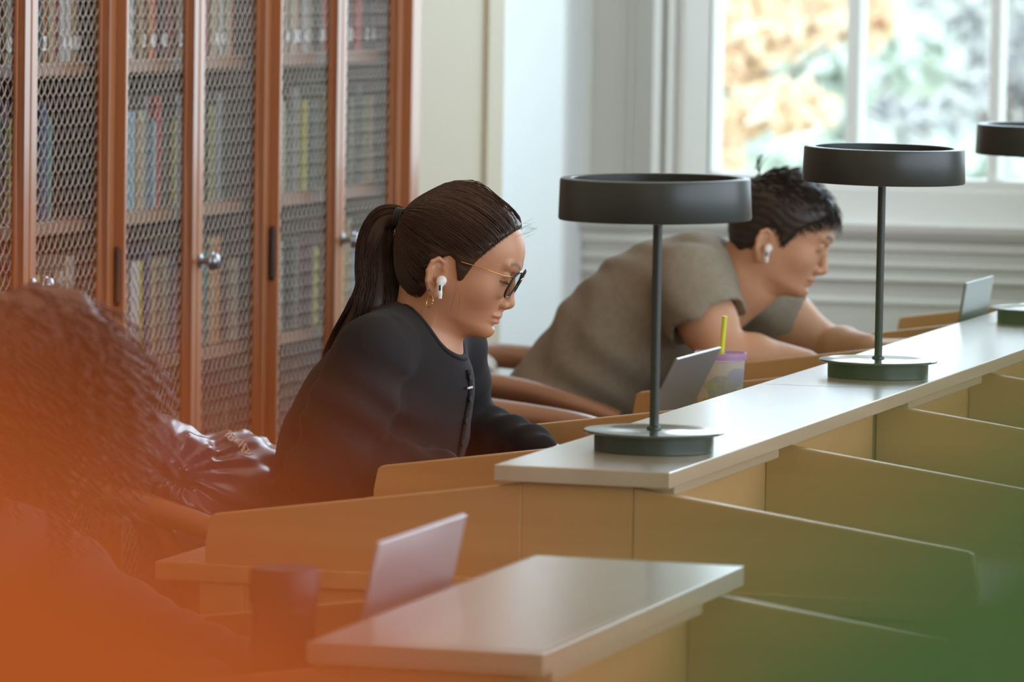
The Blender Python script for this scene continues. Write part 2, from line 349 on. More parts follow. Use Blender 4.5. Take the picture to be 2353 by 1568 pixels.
for u in (1,2,3):
    y0=units[u]
    for sh in (2,3,4,5):
        z=SHELF[sh-1]+.0005; y=y0+.020
        rr=random.Random(u*17+sh)
        if u==0: y=y0+.45
        stop=y0+BW-.02 if not(sh==4 and u in(1,)) else y0+BW*.80
        bn=0
        while True:
            ci=rr.choice(PAL[sh]) if rr.random()<.75 else rr.randrange(len(COLS))
            if u==1 and sh==4 and abs(y-(y0+.49))<.02: ci=8
            if u==2 and sh==4 and abs(y-(y0+.20))<.03: ci=6
            w_=rr.choice((0,1,1,2)); si=w_*3+rr.choice((0,1,2))
            if sh==2: si=w_*3
            wd=sizes[si][0]
            if y+wd>stop: break
            cn=COLS[ci][0]
            book((BX-.058-rr.random()*.012,y,z),si,cn,f'{cn} book, {ORD[bn]} from left, {SN[sh]} shelf, {UNAMES[u]}',f'books on the {SN[sh]} shelf of the {UNAMES[u]}',sh==5 and rr.random()<.6)
            bn+=1; y+=wd+.0015+ (rr.random()<.06)*.02
#@@PART2
# ---------------------------------------------------------------- outside the window
M['grass']=mat('lawn',(.52,.58,.44),.9,noise=((.56,.58,.48),1.5)); M['bark']=mat('bark',(.22,.17,.13),.9)
HAZED_LEAF={'orange':mat('orange leaves',(.96,.74,.54),.6),'green':mat('green leaves',(.72,.79,.72),.6),'pale':mat('grey green leaves',(.82,.85,.86),.7),'twig':mat('bare grey twigs',(.78,.78,.80),.8)}  # leaf colours paled: window haze and overexposure mixed into the base tones
bx('ground',(-90,YF+1,-3.6),(60,110,-3.5),M['grass'],kind='structure')
def foliage(name,blobs,kind,label,trunk,size=.09,dens=260):
    V=[];F_=[]; rg=np.random.default_rng(abs(hash(label))%9999 if False else len(label)*7+int(abs(trunk[0])*10))
    for (c,r) in blobs:
        n=int(dens*r[0]*r[2]/(size*size*14)); n=min(max(n,60),2600)
        d=rg.normal(size=(n,3)); d/=np.linalg.norm(d,axis=1)[:,None]; d*=rg.random((n,1))**.4
        P=np.array(c)+d*np.array(r)
        a=rg.normal(size=(n,3)); a/=np.linalg.norm(a,axis=1)[:,None]; b=np.cross(a,rg.normal(size=(n,3))); b/=np.linalg.norm(b,axis=1)[:,None]
        s=size*(.6+.8*rg.random((n,1)))
        b0=len(V); Q=np.stack([P-a*s,P-b*s*.6,P+a*s,P+b*s*.6],1).reshape(-1,3); V+=Q.tolist(); F_+=[(b0+4*i,b0+4*i+1,b0+4*i+2,b0+4*i+3) for i in range(n)]
    me=bpy.data.meshes.new('foliage'); me.from_pydata(V,[],F_)
    r=empty('tree',(trunk[0],trunk[1],-3.5),0,label,'tree','trees outside the window')
    o=link('foliage',me,HAZED_LEAF[kind],r); o.matrix_parent_inverse=Matrix.Translation((-trunk[0],-trunk[1],3.5))
    m=MB(); m.tube([(0,0,0),(.1,0,1.5),(0,.1,trunk[2]+3.5)],[.22,.16,.07],8)
    for (c,rr_) in blobs: m.tube([(0,.1,trunk[2]+2.6),(c[0]-trunk[0],c[1]-trunk[1],c[2]+3.5)],[.03,.012],6)
    m.build('trunk',M['bark'],r,smooth=True)
def atw(px,py,Y): return tuple(onY(px,py,Y))
def blob(px,py,rx,rz,Y):
    c=onY(px,py,Y); k=np.linalg.norm(c-CP)/FPX; return (tuple(c),(rx*k,rx*k,rz*k))
foliage('tree',[blob(1760,30,130,110,19),blob(1700,140,70,60,19),blob(1860,40,70,60,19),blob(1800,250,120,50,18.5),blob(1690,270,50,45,18.5),blob(1990,40,60,70,19.5),blob(1660,360,35,40,18.5),blob(1700,-150,260,120,19.5),blob(1450,100,160,200,19)],'orange','autumn tree with orange leaves seen through the left pane of the window',(-6.2,19,.4),.085,700)
foliage('tree',[blob(1780,140,120,70,26),blob(1900,180,110,80,26),blob(1760,360,160,60,25),blob(1900,340,90,80,26),blob(2110,130,80,90,27),blob(1690,200,60,80,26)],'green','green tree standing behind the orange one outside the window',(-7.8,26,-.6),.12,700)
foliage('tree',[blob(2060,390,170,45,24),blob(2250,385,120,40,24)],'green','low green shrub outside under the middle pane',(-3.6,24,-1.6),.12,600)
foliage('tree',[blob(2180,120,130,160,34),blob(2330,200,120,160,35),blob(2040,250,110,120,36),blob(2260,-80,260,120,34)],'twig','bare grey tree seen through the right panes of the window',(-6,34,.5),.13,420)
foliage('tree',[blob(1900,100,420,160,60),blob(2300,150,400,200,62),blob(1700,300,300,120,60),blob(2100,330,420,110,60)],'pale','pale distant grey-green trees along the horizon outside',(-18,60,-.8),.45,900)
# ---------------------------------------------------------------- small things on the desks
M['alu']=mat('laptop aluminium',(.27,.30,.30),.33,.45); M['alulight']=mat('silver laptop shell',(.62,.61,.66),.35,.6); M['black']=mat('black glass screen',(.01,.01,.012),.15); M['keys']=mat('black keys',(.03,.03,.03),.5)
def laptop(hx,y0,y1,topx,topz,m,label,zb=.7395,depth=.21):
    """lid hinged on the line x=hx between y0 and y1, leaning to topx at height topz; keyboard lies toward -X"""
    r=empty('laptop',(hx,(y0+y1)/2,zb),0,label,'laptop'); w=(y1-y0)/2
    MB().box((-depth,-w,0),(.004,w,.011)).build('base',m,r,bevel=.003,seg=3)
    MB().box((-depth+.085,-w+.02,.0111),(-.02,w-.02,.0118)).build('keyboard',M['keys'],r)
    L=math.hypot(topx-hx,topz-zb-.011); a=math.atan2(topx-hx,topz-zb-.011)
    o=MB().box((0,-w,0),(.0055,w,L)).build('lid',m,r,bevel=.0022,seg=3); o.location=(0,0,.0095); o.rotation_euler=(0,a,0)
    MB().box((-.0006,-w+.008,.012),(-.0001,w-.008,L-.008)).build('screen',M['black'],o)
    return r
laptop(.247,-1.335,-1.045,.286,.942,M['alulight'],'open silver laptop on the foreground carrel behind the dark travel mug')
laptop(-.262,1.585,1.86,-.188,.905,M['alu'],'open grey laptop beside the patterned cup, behind the nearest lamp pole')
laptop(-.045,2.97,3.22,-.015,.952,M['alu'],'slim grey laptop in front of the man in the olive shirt')
# patterned tumbler with straw
M['cupin']=mat('cream plastic cup',(.74,.69,.56),.35); M['acrylic']=glassmat('clear acrylic shell',.94,(.99,.99,1)); M['purple']=mat('purple lid rim',(.52,.30,.52),.3,spec=.6); M['straw']=mat('yellow green straw',(.72,.74,.05),.35)
cupm=mat('printed cup wrap',(.74,.69,.56),.4); nt=cupm.node_tree; p_=nt.nodes['Principled BSDF']
tc=nd(nt,'ShaderNodeTexCoord'); last=None
def blotch(nt,last,base,cen,rad,col,dots=None):
    vm=nd(nt,'ShaderNodeVectorMath',operation='SUBTRACT'); nt.links.new(tc.outputs['Object'],vm.inputs[0]); vm.inputs[1].default_value=cen
    sc=nd(nt,'ShaderNodeVectorMath',operation='DIVIDE'); nt.links.new(vm.outputs[0],sc.inputs[0]); sc.inputs[1].default_value=rad
    ln=nd(nt,'ShaderNodeVectorMath',operation='LENGTH'); nt.links.new(sc.outputs[0],ln.inputs[0])
    lt=nd(nt,'ShaderNodeMath',operation='LESS_THAN'); nt.links.new(ln.outputs['Value'],lt.inputs[0]); lt.inputs[1].default_value=1
    fac=lt.outputs[0]
    if dots:
        v=nd(nt,'ShaderNodeTexVoronoi'); v.inputs['Scale'].default_value=dots; v.inputs['Randomness'].default_value=.6; nt.links.new(tc.outputs['Object'],v.inputs['Vector'])
        l2=nd(nt,'ShaderNodeMath',operation='LESS_THAN'); nt.links.new(v.outputs['Distance'],l2.inputs[0]); l2.inputs[1].default_value=.32
        ml=nd(nt,'ShaderNodeMath',operation='MULTIPLY'); nt.links.new(fac,ml.inputs[0]); nt.links.new(l2.outputs[0],ml.inputs[1]); fac=ml.outputs[0]
    mx=nd(nt,'ShaderNodeMix',data_type='RGBA'); nt.links.new(fac,mx.inputs[0])
    if last is None: mx.inputs[6].default_value=(*base,1)
    else: nt.links.new(last,mx.inputs[6])
    mx.inputs[7].default_value=(*col,1); return mx.outputs[2]
for cen,rad,col,dt in [((.012,-.045,.085),(.024,.06,.024),(.45,.52,.52),None),((.012,-.045,.085),(.024,.06,.024),(.66,.66,.10),230),((-.008,-.045,.092),(.012,.05,.008),(.55,.62,.36),None),
  ((-.008,-.045,.060),(.022,.05,.012),(.68,.52,.08),None),((-.030,-.04,.048),(.012,.05,.017),(.66,.25,.16),None),((-.030,-.04,.048),(.012,.05,.017),(.80,.45,.36),260),((.020,-.03,.030),(.030,.06,.022),(.48,.54,.44),None),((.036,-.03,.105),(.016,.05,.016),(.50,.54,.58),None)]:
    last=blotch(nt,last,(.74,.69,.56),cen,rad,col,dt)
nt.links.new(last,p_.inputs['Base Color'])
cx,cy=-.215,1.975
r=empty('tumbler',(cx,cy,.7395),0,'clear double-walled cup with printed fruit, purple lid rim and yellow straw','cup')
m=MB(); m.lathe([(0,.002),(.034,.002),(.0405,.132),(0,.132)],64); m.build('cup_wrap',cupm,r,smooth=True,auto=.6)
m=MB(); m.lathe([(0,0),(.036,0),(.0380,.003),(.0438,.140),(.0432,.140),(.0372,.004),(0,.0015)],64); m.build('outer_shell',M['acrylic'],r,smooth=True,auto=.6)
m=MB(); m.lathe([(.041,.133),(.0436,.133),(.0436,.1445),(.041,.1445),(.041,.133)],64); m.build('lid_rim',M['purple'],r,smooth=True,auto=.6)
m=MB(); m.lathe([(0,.1440),(.0445,.1440),(.0448,.1455),(.0445,.1470),(.042,.1470),(.041,.1455),(0,.1455)],64); m.build('lid',M['acrylic'],r,smooth=True,auto=.6)
m=MB(); m.tube([(0,0,.02),(.002,0,.148),(.006,0,.205)],.0042,16); o=m.build('straw',M['straw'],r,smooth=True,auto=.8)
# travel mug in the foreground
M['mug']=mat('dark metal mug',(.10,.06,.06),.30,.6); M['muglid']=mat('dark red brown lid',(.08,.03,.035),.45)
tp=onY(657,1300,-1.42)
r=empty('travel_mug',(tp[0],-1.42,.7395),0,'dark cylindrical travel mug with a lid on the foreground carrel','mug')
hgt=tp[2]-.7395
m=MB(); m.lathe([(0,0),(.031,0),(.0325,.003),(.0325,hgt-.035),(.030,hgt-.032),(0,hgt-.032)],64); m.build('body',M['mug'],r,smooth=True,auto=.6)
m=MB(); m.lathe([(0,hgt-.034),(.0345,hgt-.034),(.0355,hgt-.030),(.0355,hgt-.006),(.033,hgt),(.010,hgt),(0,hgt-.002)],64); m.build('lid',M['muglid'],r,smooth=True,auto=.6)
# ---------------------------------------------------------------- chairs
def chair(x,y,label,rz=0):
    """round backed bentwood armchair; sitter faces +X; origin on the floor under the seat centre"""
    r=empty('bentwood_armchair',(x,y,0),rz,label,'chair','bentwood armchairs at the carrels')
    # seat
    n=28; poly=[(.21*math.copysign(abs(math.cos(a))**.7,math.cos(a)),.235*math.copysign(abs(math.sin(a))**.7,math.sin(a))) for a in [2*PI*i/n for i in range(n)]]
    MB().prism(poly,2,.425,.455).build('seat',M['walnut'],r,bevel=.008,seg=3)
    for sx in (-1,1):
        for sy in (-1,1):
            top=(.15*sx,.18*sy,.43); bot=(.20*sx,.215*sy,0)
            MB().tube([bot,((top[0]+bot[0])/2,(top[1]+bot[1])/2,.22),top],[.012,.019,.016],14).build('leg',M['walnut'],r,smooth=True,auto=.8)
    for sy in (-1,1):
        MB().tube([(.185,.207*sy,.14),(-.185,.207*sy,.14)],.010,10).build('stretcher',M['walnut'],r,smooth=True,auto=.8)
    MB().tube([(0,-.207,.14),(0,.207,.14)],.009,10).build('stretcher',M['walnut'],r,smooth=True,auto=.8)
    # arm rail: U in plan, highest at the back, drooping toward the fronts
    P=[(.21,-.27,.682),(.14,-.278,.704),(.04,-.285,.728),(-.09,-.278,.742),(-.20,-.235,.752),(-.265,-.13,.762),(-.285,0,.765)]
    P=P+[(a,-b,c) for a,b,c in P[-2::-1]]; C_=spline(P,72)
    m=MB(); rad=[.0165+.0085*min(1,4*min(i/71,1-i/71))for i in range(72)]
    m.tube(C_,rad,18,flat=1.25,up=(0,0,1)); m.build('arm_rail',M['walnut'],r,smooth=True,auto=.9)
    for sy in (-1,1):
        MB().tube([(.15,.19*sy,.45),(.155,.235*sy,.56),(.10,.278*sy,.705)],[.013,.015,.012],12).build('arm_post',M['walnut'],r,smooth=True,auto=.8)
    for k in range(5):
        a=(k-2)*.30; MB().tube([(-.17*math.cos(a*.6),.14*math.sin(a)*1.3,.45),(-.282*math.cos(a*.9)-.0,.235*math.sin(a),.752)],[.008,.008],8).build('spindle',M['walnut'],r,smooth=True)
    return r
CHW=chair(-.85,1.05,'wooden armchair the woman in glasses sits on, dark jacket over its back')
CHM=chair(-.845,3.13,'wooden armchair under the man in the olive shirt')
CHE=chair(-.575,1.95,'empty wooden armchair between the woman and the man')
CHF=chair(-.36,-1.28,'wooden armchair of the curly-haired person in the foreground')
#@@PART3
# ---------------------------------------------------------------- implicit surface modelling (smooth unions, surface nets)
f32=np.float32
class Field:
    def __init__(s,lo,hi,h,fine=None):
        """grid from lo to hi with step h; fine=[(lo,hi,step)] boxes where the grid lines are packed"""
        s.ax=[]
        for a in range(3):
            c=[lo[a]]; 
            while c[-1]<hi[a]:
                st=h
                for fl,fh,fs in (fine or []):
                    if fl[a]-h*.5<=c[-1]<=fh[a]: st=min(st,fs)
                c.append(c[-1]+st)
            s.ax.append(np.array(c,f32))
        s.d=np.full([len(a) for a in s.ax],.05,f32)
    def _blk(s,lo,hi):
        ix=[slice(max(0,int(np.searchsorted(s.ax[a],lo[a]))-1),min(len(s.ax[a]),int(np.searchsorted(s.ax[a],hi[a]))+1)) for a in range(3)]
        if any(i.start>=i.stop for i in ix): return None,None
        g=np.stack(np.meshgrid(*[s.ax[a][ix[a]] for a in range(3)],indexing='ij'),-1); return tuple(ix),g
    def op(s,fn,lo,hi,k,mode):
        k=max(k,1e-5); pad=.02+k
        ix,g=s._blk(np.array(lo)-pad,np.array(hi)+pad)
        if ix is None: return s
        b=fn(g).astype(f32); a=s.d[ix]
        if mode=='add': h=np.clip(.5+.5*(a-b)/k,0,1); s.d[ix]=a*(1-h)+b*h-k*h*(1-h)
        else: b=-b; h=np.clip(.5-.5*(a-b)/k,0,1); s.d[ix]=a*(1-h)+b*h+k*h*(1-h)
        return s
    def ell(s,c,r,k=.01,M_=None,mode='add'):
        c=np.array(c,f32); r=np.array(r,f32)
        def fn(g):
            q=g-c
            if M_ is not None: q=q@np.array(M_,f32)
            return (np.linalg.norm(q/r,axis=-1)-1)*r.min()*1.15
        m=r.max(); return s.op(fn,c-m,c+m,k,mode)
    def sph(s,c,r,k=.01,mode='add'): return s.ell(c,(r,r,r),k,mode=mode)
    def cone(s,a,b,ra,rb,k=.01,sc=None,fold=None,mode='add'):
        a=np.array(a,f32); b=np.array(b,f32); ab=b-a; L2=float(ab@ab); L=math.sqrt(L2)
        scv=np.array(sc if sc is not None else (1,1,1),f32)
        u=np.array([0,0,1],f32) if abs(ab[2])<.8*L else np.array([1,0,0],f32); u=u-ab*(u@ab)/L2; u/=np.linalg.norm(u); v=np.cross(ab/L,u)
        def fn(g):
            q=(g-a); t=np.clip((q@ab)/L2,0,1); w=(q-t[...,None]*ab)*scv; r=ra+(rb-ra)*t
            if fold is not None:
                am,lam,ph,tw=fold; ang=np.arctan2(w@v,w@u); r=r+am*np.sin(2*PI*t*L/lam+tw*np.sin(ang+ph)+ph*3)*np.clip(.25+.75*np.sin(ang+ph*2),-.3,1)
            return np.linalg.norm(w,axis=-1)-r
        m=max(ra,rb)/min(scv)+ (fold[0] if fold else 0); return s.op(fn,np.minimum(a,b)-m,np.maximum(a,b)+m,k,mode)
    def chain(s,P,k=.01,sc=None,fold=None):
        for (a,ra),(b,rb) in zip(P[:-1],P[1:]): s.cone(a,b,ra,rb,k,sc,fold)
        return s
    def mesh(s,smooth=2):
        d=s.d; S_=d<0; nx,ny,nz=d.shape
        any_=np.zeros((nx-1,ny-1,nz-1),bool); all_=np.ones_like(any_)
        for i in (0,1):
            for j in (0,1):
                for k in (0,1):
                    q=S_[i:nx-1+i,j:ny-1+j,k:nz-1+k]; any_|=q; all_&=q
        act=np.argwhere(any_&~all_); idx=np.full(any_.shape,-1,np.int64); idx[tuple(act.T)]=np.arange(len(act))
        acc=np.zeros((len(act),3)); cnt=np.zeros(len(act))
        X=[a.astype(float) for a in s.ax]
        def pos(c): return np.stack([X[0][c[:,0]],X[1][c[:,1]],X[2][c[:,2]]],1)
        for ax in range(3):
            o=[a for a in range(3) if a!=ax]
            for u in (0,1):
                for v in (0,1):
                    off=np.zeros(3,int); off[o[0]]=u; off[o[1]]=v; c0=act+off; off2=off.copy(); off2[ax]=1; c1=act+off2
                    d0=d[tuple(c0.T)].astype(float); d1=d[tuple(c1.T)].astype(float); m=(d0<0)!=(d1<0); t=np.where(m,d0/(d0-d1+1e-12),0)[:,None]
                    acc+=np.where(m[:,None],pos(c0)*(1-t)+pos(c1)*t,0); cnt+=m
        V=acc/np.maximum(cnt,1)[:,None]; Fs=[]
        for ax in range(3):
            o=[a for a in range(3) if a!=ax]
            sl0=[slice(None)]*3; sl1=[slice(None)]*3; sl0[ax]=slice(0,-1); sl1[ax]=slice(1,None)
            A=S_[tuple(sl0)]; B=S_[tuple(sl1)]; E=np.argwhere(A!=B)
            ok=np.ones(len(E),bool)
            for a in o: ok&=(E[:,a]>0)&(E[:,a]<d.shape[a]-1)
            E=E[ok]; fl=S_[tuple(E.T)]
            u=np.zeros(3,int); u[o[0]]=1; v=np.zeros(3,int); v[o[1]]=1
            q=np.stack([idx[tuple((E-u-v).T)],idx[tuple((E-v).T)],idx[tuple(E.T)],idx[tuple((E-u).T)]],1)
            rev=fl if ax!=1 else ~fl
            q=np.where(rev[:,None],q,q[:,::-1]); Fs.append(q)
        Fq=np.concatenate(Fs); Fq=Fq[(Fq>=0).all(1)]
        for _ in range(smooth):
            N=np.zeros_like(V); c=np.zeros(len(V))
            for i in range(4):
                for j in ((i+1)%4,(i-1)%4): np.add.at(N,Fq[:,i],V[Fq[:,j]]); np.add.at(c,Fq[:,i],1)
            V=V*.5+N/np.maximum(c,1)[:,None]*.5
        return V,Fq
def mesh_obj(name,parts,m,parent=None,tint=None,smooth=True):
    V=[];F_=[];b=0
    for v,f in parts: V.append(v); F_.append(f+b); b+=len(v)
    V=np.concatenate(V); F_=np.concatenate(F_)
    me=bpy.data.meshes.new(name); me.vertices.add(len(V)); me.vertices.foreach_set('co',V.astype(f32).ravel())
    me.loops.add(F_.size); me.loops.foreach_set('vertex_index',F_.ravel().astype(np.int32)); me.polygons.add(len(F_))
    me.polygons.foreach_set('loop_start',np.arange(0,F_.size,F_.shape[1]).astype(np.int32)); me.polygons.foreach_set('use_smooth',np.ones(len(F_),bool))
    me.update(calc_edges=True); me.validate()
    if tint is not None:
        a=me.color_attributes.new('tint','FLOAT_COLOR','POINT'); c=np.ones((len(V),4)); c[:,:3]=tint(V); a.data.foreach_set('color',c.astype(f32).ravel())
    o=link(name,me,m,parent)
    if parent is not None: o.matrix_parent_inverse=parent.matrix_basis.inverted() if False else Matrix.Translation(-Vector(parent.location))
    return o
def unparent_loc(o,parent): o.parent=parent; o.matrix_parent_inverse=Matrix.Translation(-Vector(parent.location)); return o
# ---------------------------------------------------------------- heads
def smoothtab(z,t):
    zz=np.linspace(z[0],z[-1],420); v=np.interp(zz,z,t); k=np.exp(-.5*(np.arange(-14,15)/6.)**2); k/=k.sum()
    v=np.convolve(np.pad(v,14,mode='edge'),k,'valid'); return zz,v
HZ=[-.078,-.072,-.066,-.060,-.0538,-.0485,-.039,-.030,-.020,-.010,.005,.020,.035,.048,.060,.070,.080,.090,.100,.110,.118,.126,.131,.134]
HT=dict(
 f=[.020,.050,.070,.0835,.0895,.0912,.0888,.0905,.0915,.0912,.0905,.0885,.0900,.0948,.0975,.0968,.0938,.0890,.0820,.0725,.0625,.0470,.0290,.0090],
 b=[.012,-.004,-.010,-.016,-.022,-.028,-.040,-.052,-.063,-.070,-.077,-.083,-.087,-.089,-.089,-.087,-.083,-.077,-.069,-.060,-.0535,-.046,-.038,-.026],
 w=[.010,.024,.032,.038,.043,.0475,.0525,.0565,.0605,.0635,.0665,.0685,.0700,.0715,.0725,.0725,.0715,.0690,.0645,.0580,.0510,.0415,.0290,.0140])
HW={k:smoothtab(HZ,v) for k,v in HT.items()}
HM={k:(a.copy(),b.copy()) for k,(a,b) in HW.items()}   # the man's: fuller jaw and chin, heavier brow
zz=HM['w'][0]; HM['w'][1][:]+=.004*np.exp(-((zz+.045)/.03)**2); HM['f'][1][:]+=.003*np.exp(-((zz+.05)/.012)**2)-.004*np.exp(-((zz-.085)/.02)**2)
def head_base(q,T,s=1.,off=0):
    x=q[...,0]/s; y=np.abs(q[...,1])/s; z=q[...,2]/s; zc=np.clip(z,HZ[0],HZ[-1])
    f=np.interp(zc,*T['f']); b=np.interp(zc,*T['b']); w=np.interp(zc,*T['w'])
    xw=np.interp(zc,[-.08,-.05,-.02,.1,.134],[.014,.010,.004,-.002,-.008]); xx=x-xw
    a=np.where(xx>0,np.maximum(f-xw,.004),np.maximum(xw-b,.004)); n=np.where(xx>0,np.interp(zc,[-.06,-.02,.03,.09],[1.75,2.0,2.35,2.35]),2.1)
    rad=((np.abs(xx)/a)**n+(y/w)**n)**(1/n); g=np.minimum(a,w)
    d=(rad-1)*g+np.abs(z-zc)*1.8
    return (d-off)*s
class Head:
    def __init__(h,O,yaw,pitch,s,T,nose=1.,roll=0):
        a=math.radians(yaw); p=math.radians(pitch)
        fx=np.array([math.cos(a)*math.cos(p),math.sin(a)*math.cos(p),-math.sin(p)]); ly=np.array([-math.sin(a),math.cos(a),0]); uz=np.cross(fx,ly)
        h.M=np.stack([fx,ly,uz],1); h.O=np.array(O); h.s=s; h.T=T; h.nose=nose
    def w(h,p): return h.O+h.M@(np.array(p)*h.s)
    def loc(h,V): return ((V-h.O)@h.M)/h.s
    def mat(h): 
        m=Matrix(h.M.tolist()).to_4x4(); m.translation=Vector(h.O); return m@Matrix.Scale(h.s,4)
    def build(h,F,ears=True,brow=0.,nose_proj=0.):
        s=h.s; Mf=h.M.astype(f32); O=h.O.astype(f32)
        def fn(g): return head_base((g-O)@Mf,h.T,s)
        c=h.w((0,0,.03)); F.op(fn,c-.145*s,c+.145*s,.012,'add')
        def S(p,r,k,mode='add'): F.sph(h.w(p),r*s,k*s,mode)
        def E_(p,r,k,mode='add',rot=None):
            M_=h.M if rot is None else h.M@rot; F.ell(h.w(p),np.array(r)*s,k*s,M_,mode)
        def Cn(a,b,ra,rb,k,mode='add'): F.cone(h.w(a),h.w(b),ra*s,rb*s,k*s,mode=mode)
        n=nose_proj
        for sy in (-1,1):
            E_((.056,.038*sy,.010),(.022,.018,.020),.024)                # cheekbone
            E_((.098,.030*sy,.0365),(.014,.0165,.0105),.008,'sub')     # socket
            Cn((.0905,.010*sy,.053),(.083,.042*sy,.056),.0055+brow,.0045+brow,.010)    # brow ridge
            S((.0775,.031*sy,.0345),.0125,.003)                           # eyeball under lids
            E_((.084,.031*sy,.0395),(.0062,.0135,.0058),.003)            # upper lid
            Cn((.0875,.022*sy,.0275),(.083,.040*sy,.0295),.0022,.0020,.004)
        Cn((.0865,0,.046),(.0915+n*.4,0,.028),.0052,.0058,.007); Cn((.0915+n*.4,0,.028),(.0985+n,0,.0045),.0058,.0078,.006)
        S((.1010+n,0,-.0005),.0082,.004)
        for sy in (-1,1):
            E_((.0925+n*.5,.0105*sy,-.0045),(.0095,.0062,.0066),.004)
            E_((.0965+n*.6,.0055*sy,-.0118),(.0052,.0026,.0026),.0015,'sub')
        Cn((.0985+n,0,-.0075),(.0915,0,-.0135),.0038,.0035,.004)
        Cn((.0905,0,-.013),(.0925,0,-.0195),.004,.0035,.005)              # philtrum
        E_((.0885,0,-.0236),(.0092,.0190,.0048),.004); E_((.0878,0,-.0330),(.0092,.0165,.0054),.004)
        for t in np.linspace(-1,1,9): S((.0985-.0105*t*t-.0008,.0185*t,-.0279-.0012*t*t),.0010,.0012,'sub')
        S((.0775,0,-.0485),.0155,.012)
        E_((.093,0,-.0405),(.004,.013,.003),.004,'sub')
        if ears:
            for sy in (-1,1):
                th=math.radians(-22)*sy; tl=math.radians(10)
                Rz=np.array([[math.cos(th),-math.sin(th),0],[math.sin(th),math.cos(th),0],[0,0,1]]); Ry=np.array([[math.cos(tl),0,-math.sin(tl)],[0,1,0],[math.sin(tl),0,math.cos(tl)]]); R_=Rz@Ry
                c0=np.array((-.008,.0735*sy,.004))
                E_(c0,(.0155,.0042,.0285),.004,rot=R_)
                E_(c0+R_@np.array((.002,.0045*sy,-.002)),(.0100,.0050,.0160),.0025,'sub',rot=R_)
                pts=[(.0095,.0022*sy,.013),(.007,.003*sy,.0235),(-.002,.004*sy,.0280),(-.0112,.0045*sy,.022),(-.0150,.0045*sy,.008),(-.0125,.0035*sy,-.008),(-.006,.002*sy,-.020)]
                W_=[c0+R_@np.array(p) for p in pts]
                for a,b in zip(W_[:-1],W_[1:]): Cn(a,b,.0030,.0030,.0025)
                for a,b in (((-.0085,.003*sy,.012),(-.0075,.003*sy,-.006)),((-.0075,.003*sy,-.006),(.001,.003*sy,-.013))): Cn(c0+R_@np.array(a),c0+R_@np.array(b),.0022,.0020,.002)
                E_(c0+R_@np.array((.001,.0008*sy,-.0235)),(.0075,.0036,.0082),.004,rot=R_)   # lobe
                S(c0+R_@np.array((.0085,.002*sy,-.003)),.0035,.004)                             # tragus
    def tint(h,V,lips=1.,brow=(.0,1.)):
        q=h.loc(V); t=np.zeros((len(V),3)); x,y,z=q[:,0],q[:,1],q[:,2]; ya=np.abs(y)
        m=(x>.07)&(x<.112)
        lw=.0200; l=m&(ya<lw)&(z<-.0200-(ya/lw)**2*.0055)&(z>-.0380+ (ya/lw)**2*.0090)&(x>.0820)
        t[:,0]=l*.75
        bz=.0545+ .006*np.sin(np.clip((ya-.012)/.036,0,1)*PI*.8); b=(ya>.010)&(ya<.046)&(x>.06)
        t[:,1]=b*np.exp(-((z-bz)/.0032)**2)*brow[1]
        lz=.0300+.0016*np.cos((ya-.031)/.012*1.5); e=(ya>.0185)&(ya<.0445)&(x>.06); t[:,2]=e*np.exp(-((z-lz)/.0013)**2)
        return t
def hair_strands(paths,rad,taper=True):
    """many thin three sided strands; paths (n,m,3)"""
    n,m,_=paths.shape; t=np.gradient(paths,axis=1); t/=np.linalg.norm(t,axis=2,keepdims=True)+1e-9
    ref=np.array([.3,.5,.81]); u=np.cross(t,ref); u/=np.linalg.norm(u,axis=2,keepdims=True)+1e-9; v=np.cross(t,u)
    r=np.broadcast_to(np.asarray(rad,float),(n,))[:,None]*(np.clip(1.15-np.linspace(0,1,m)**3,0.25,1)*np.clip(np.linspace(0,1,m)*7+.25,0,1) if taper else np.ones(m))[None,:]
    V=np.stack([paths+(u*math.cos(a)+v*math.sin(a))*r[...,None] for a in (0,2.094,4.189)],2).reshape(-1,3)
    I=np.arange(n*m*3).reshape(n,m,3); a=I[:,:-1,:]; b=I[:,1:,:]; F_=np.stack([a,np.roll(a,-1,2),np.roll(b,-1,2),b],-1).reshape(-1,4)
    return V,F_
def surf_r(h,D,off,c=(0,0,.035),iters=22):
    """distance along unit directions D (local) from c to the offset head surface"""
    c=np.array(c); lo=np.full(len(D),.01); hi=np.full(len(D),.2)
    for _ in range(iters):
        mid=(lo+hi)/2; d=head_base(c+D*mid[:,None],h.T,1.,off); ins=d<0; lo=np.where(ins,mid,lo); hi=np.where(ins,hi,mid)
    return lo
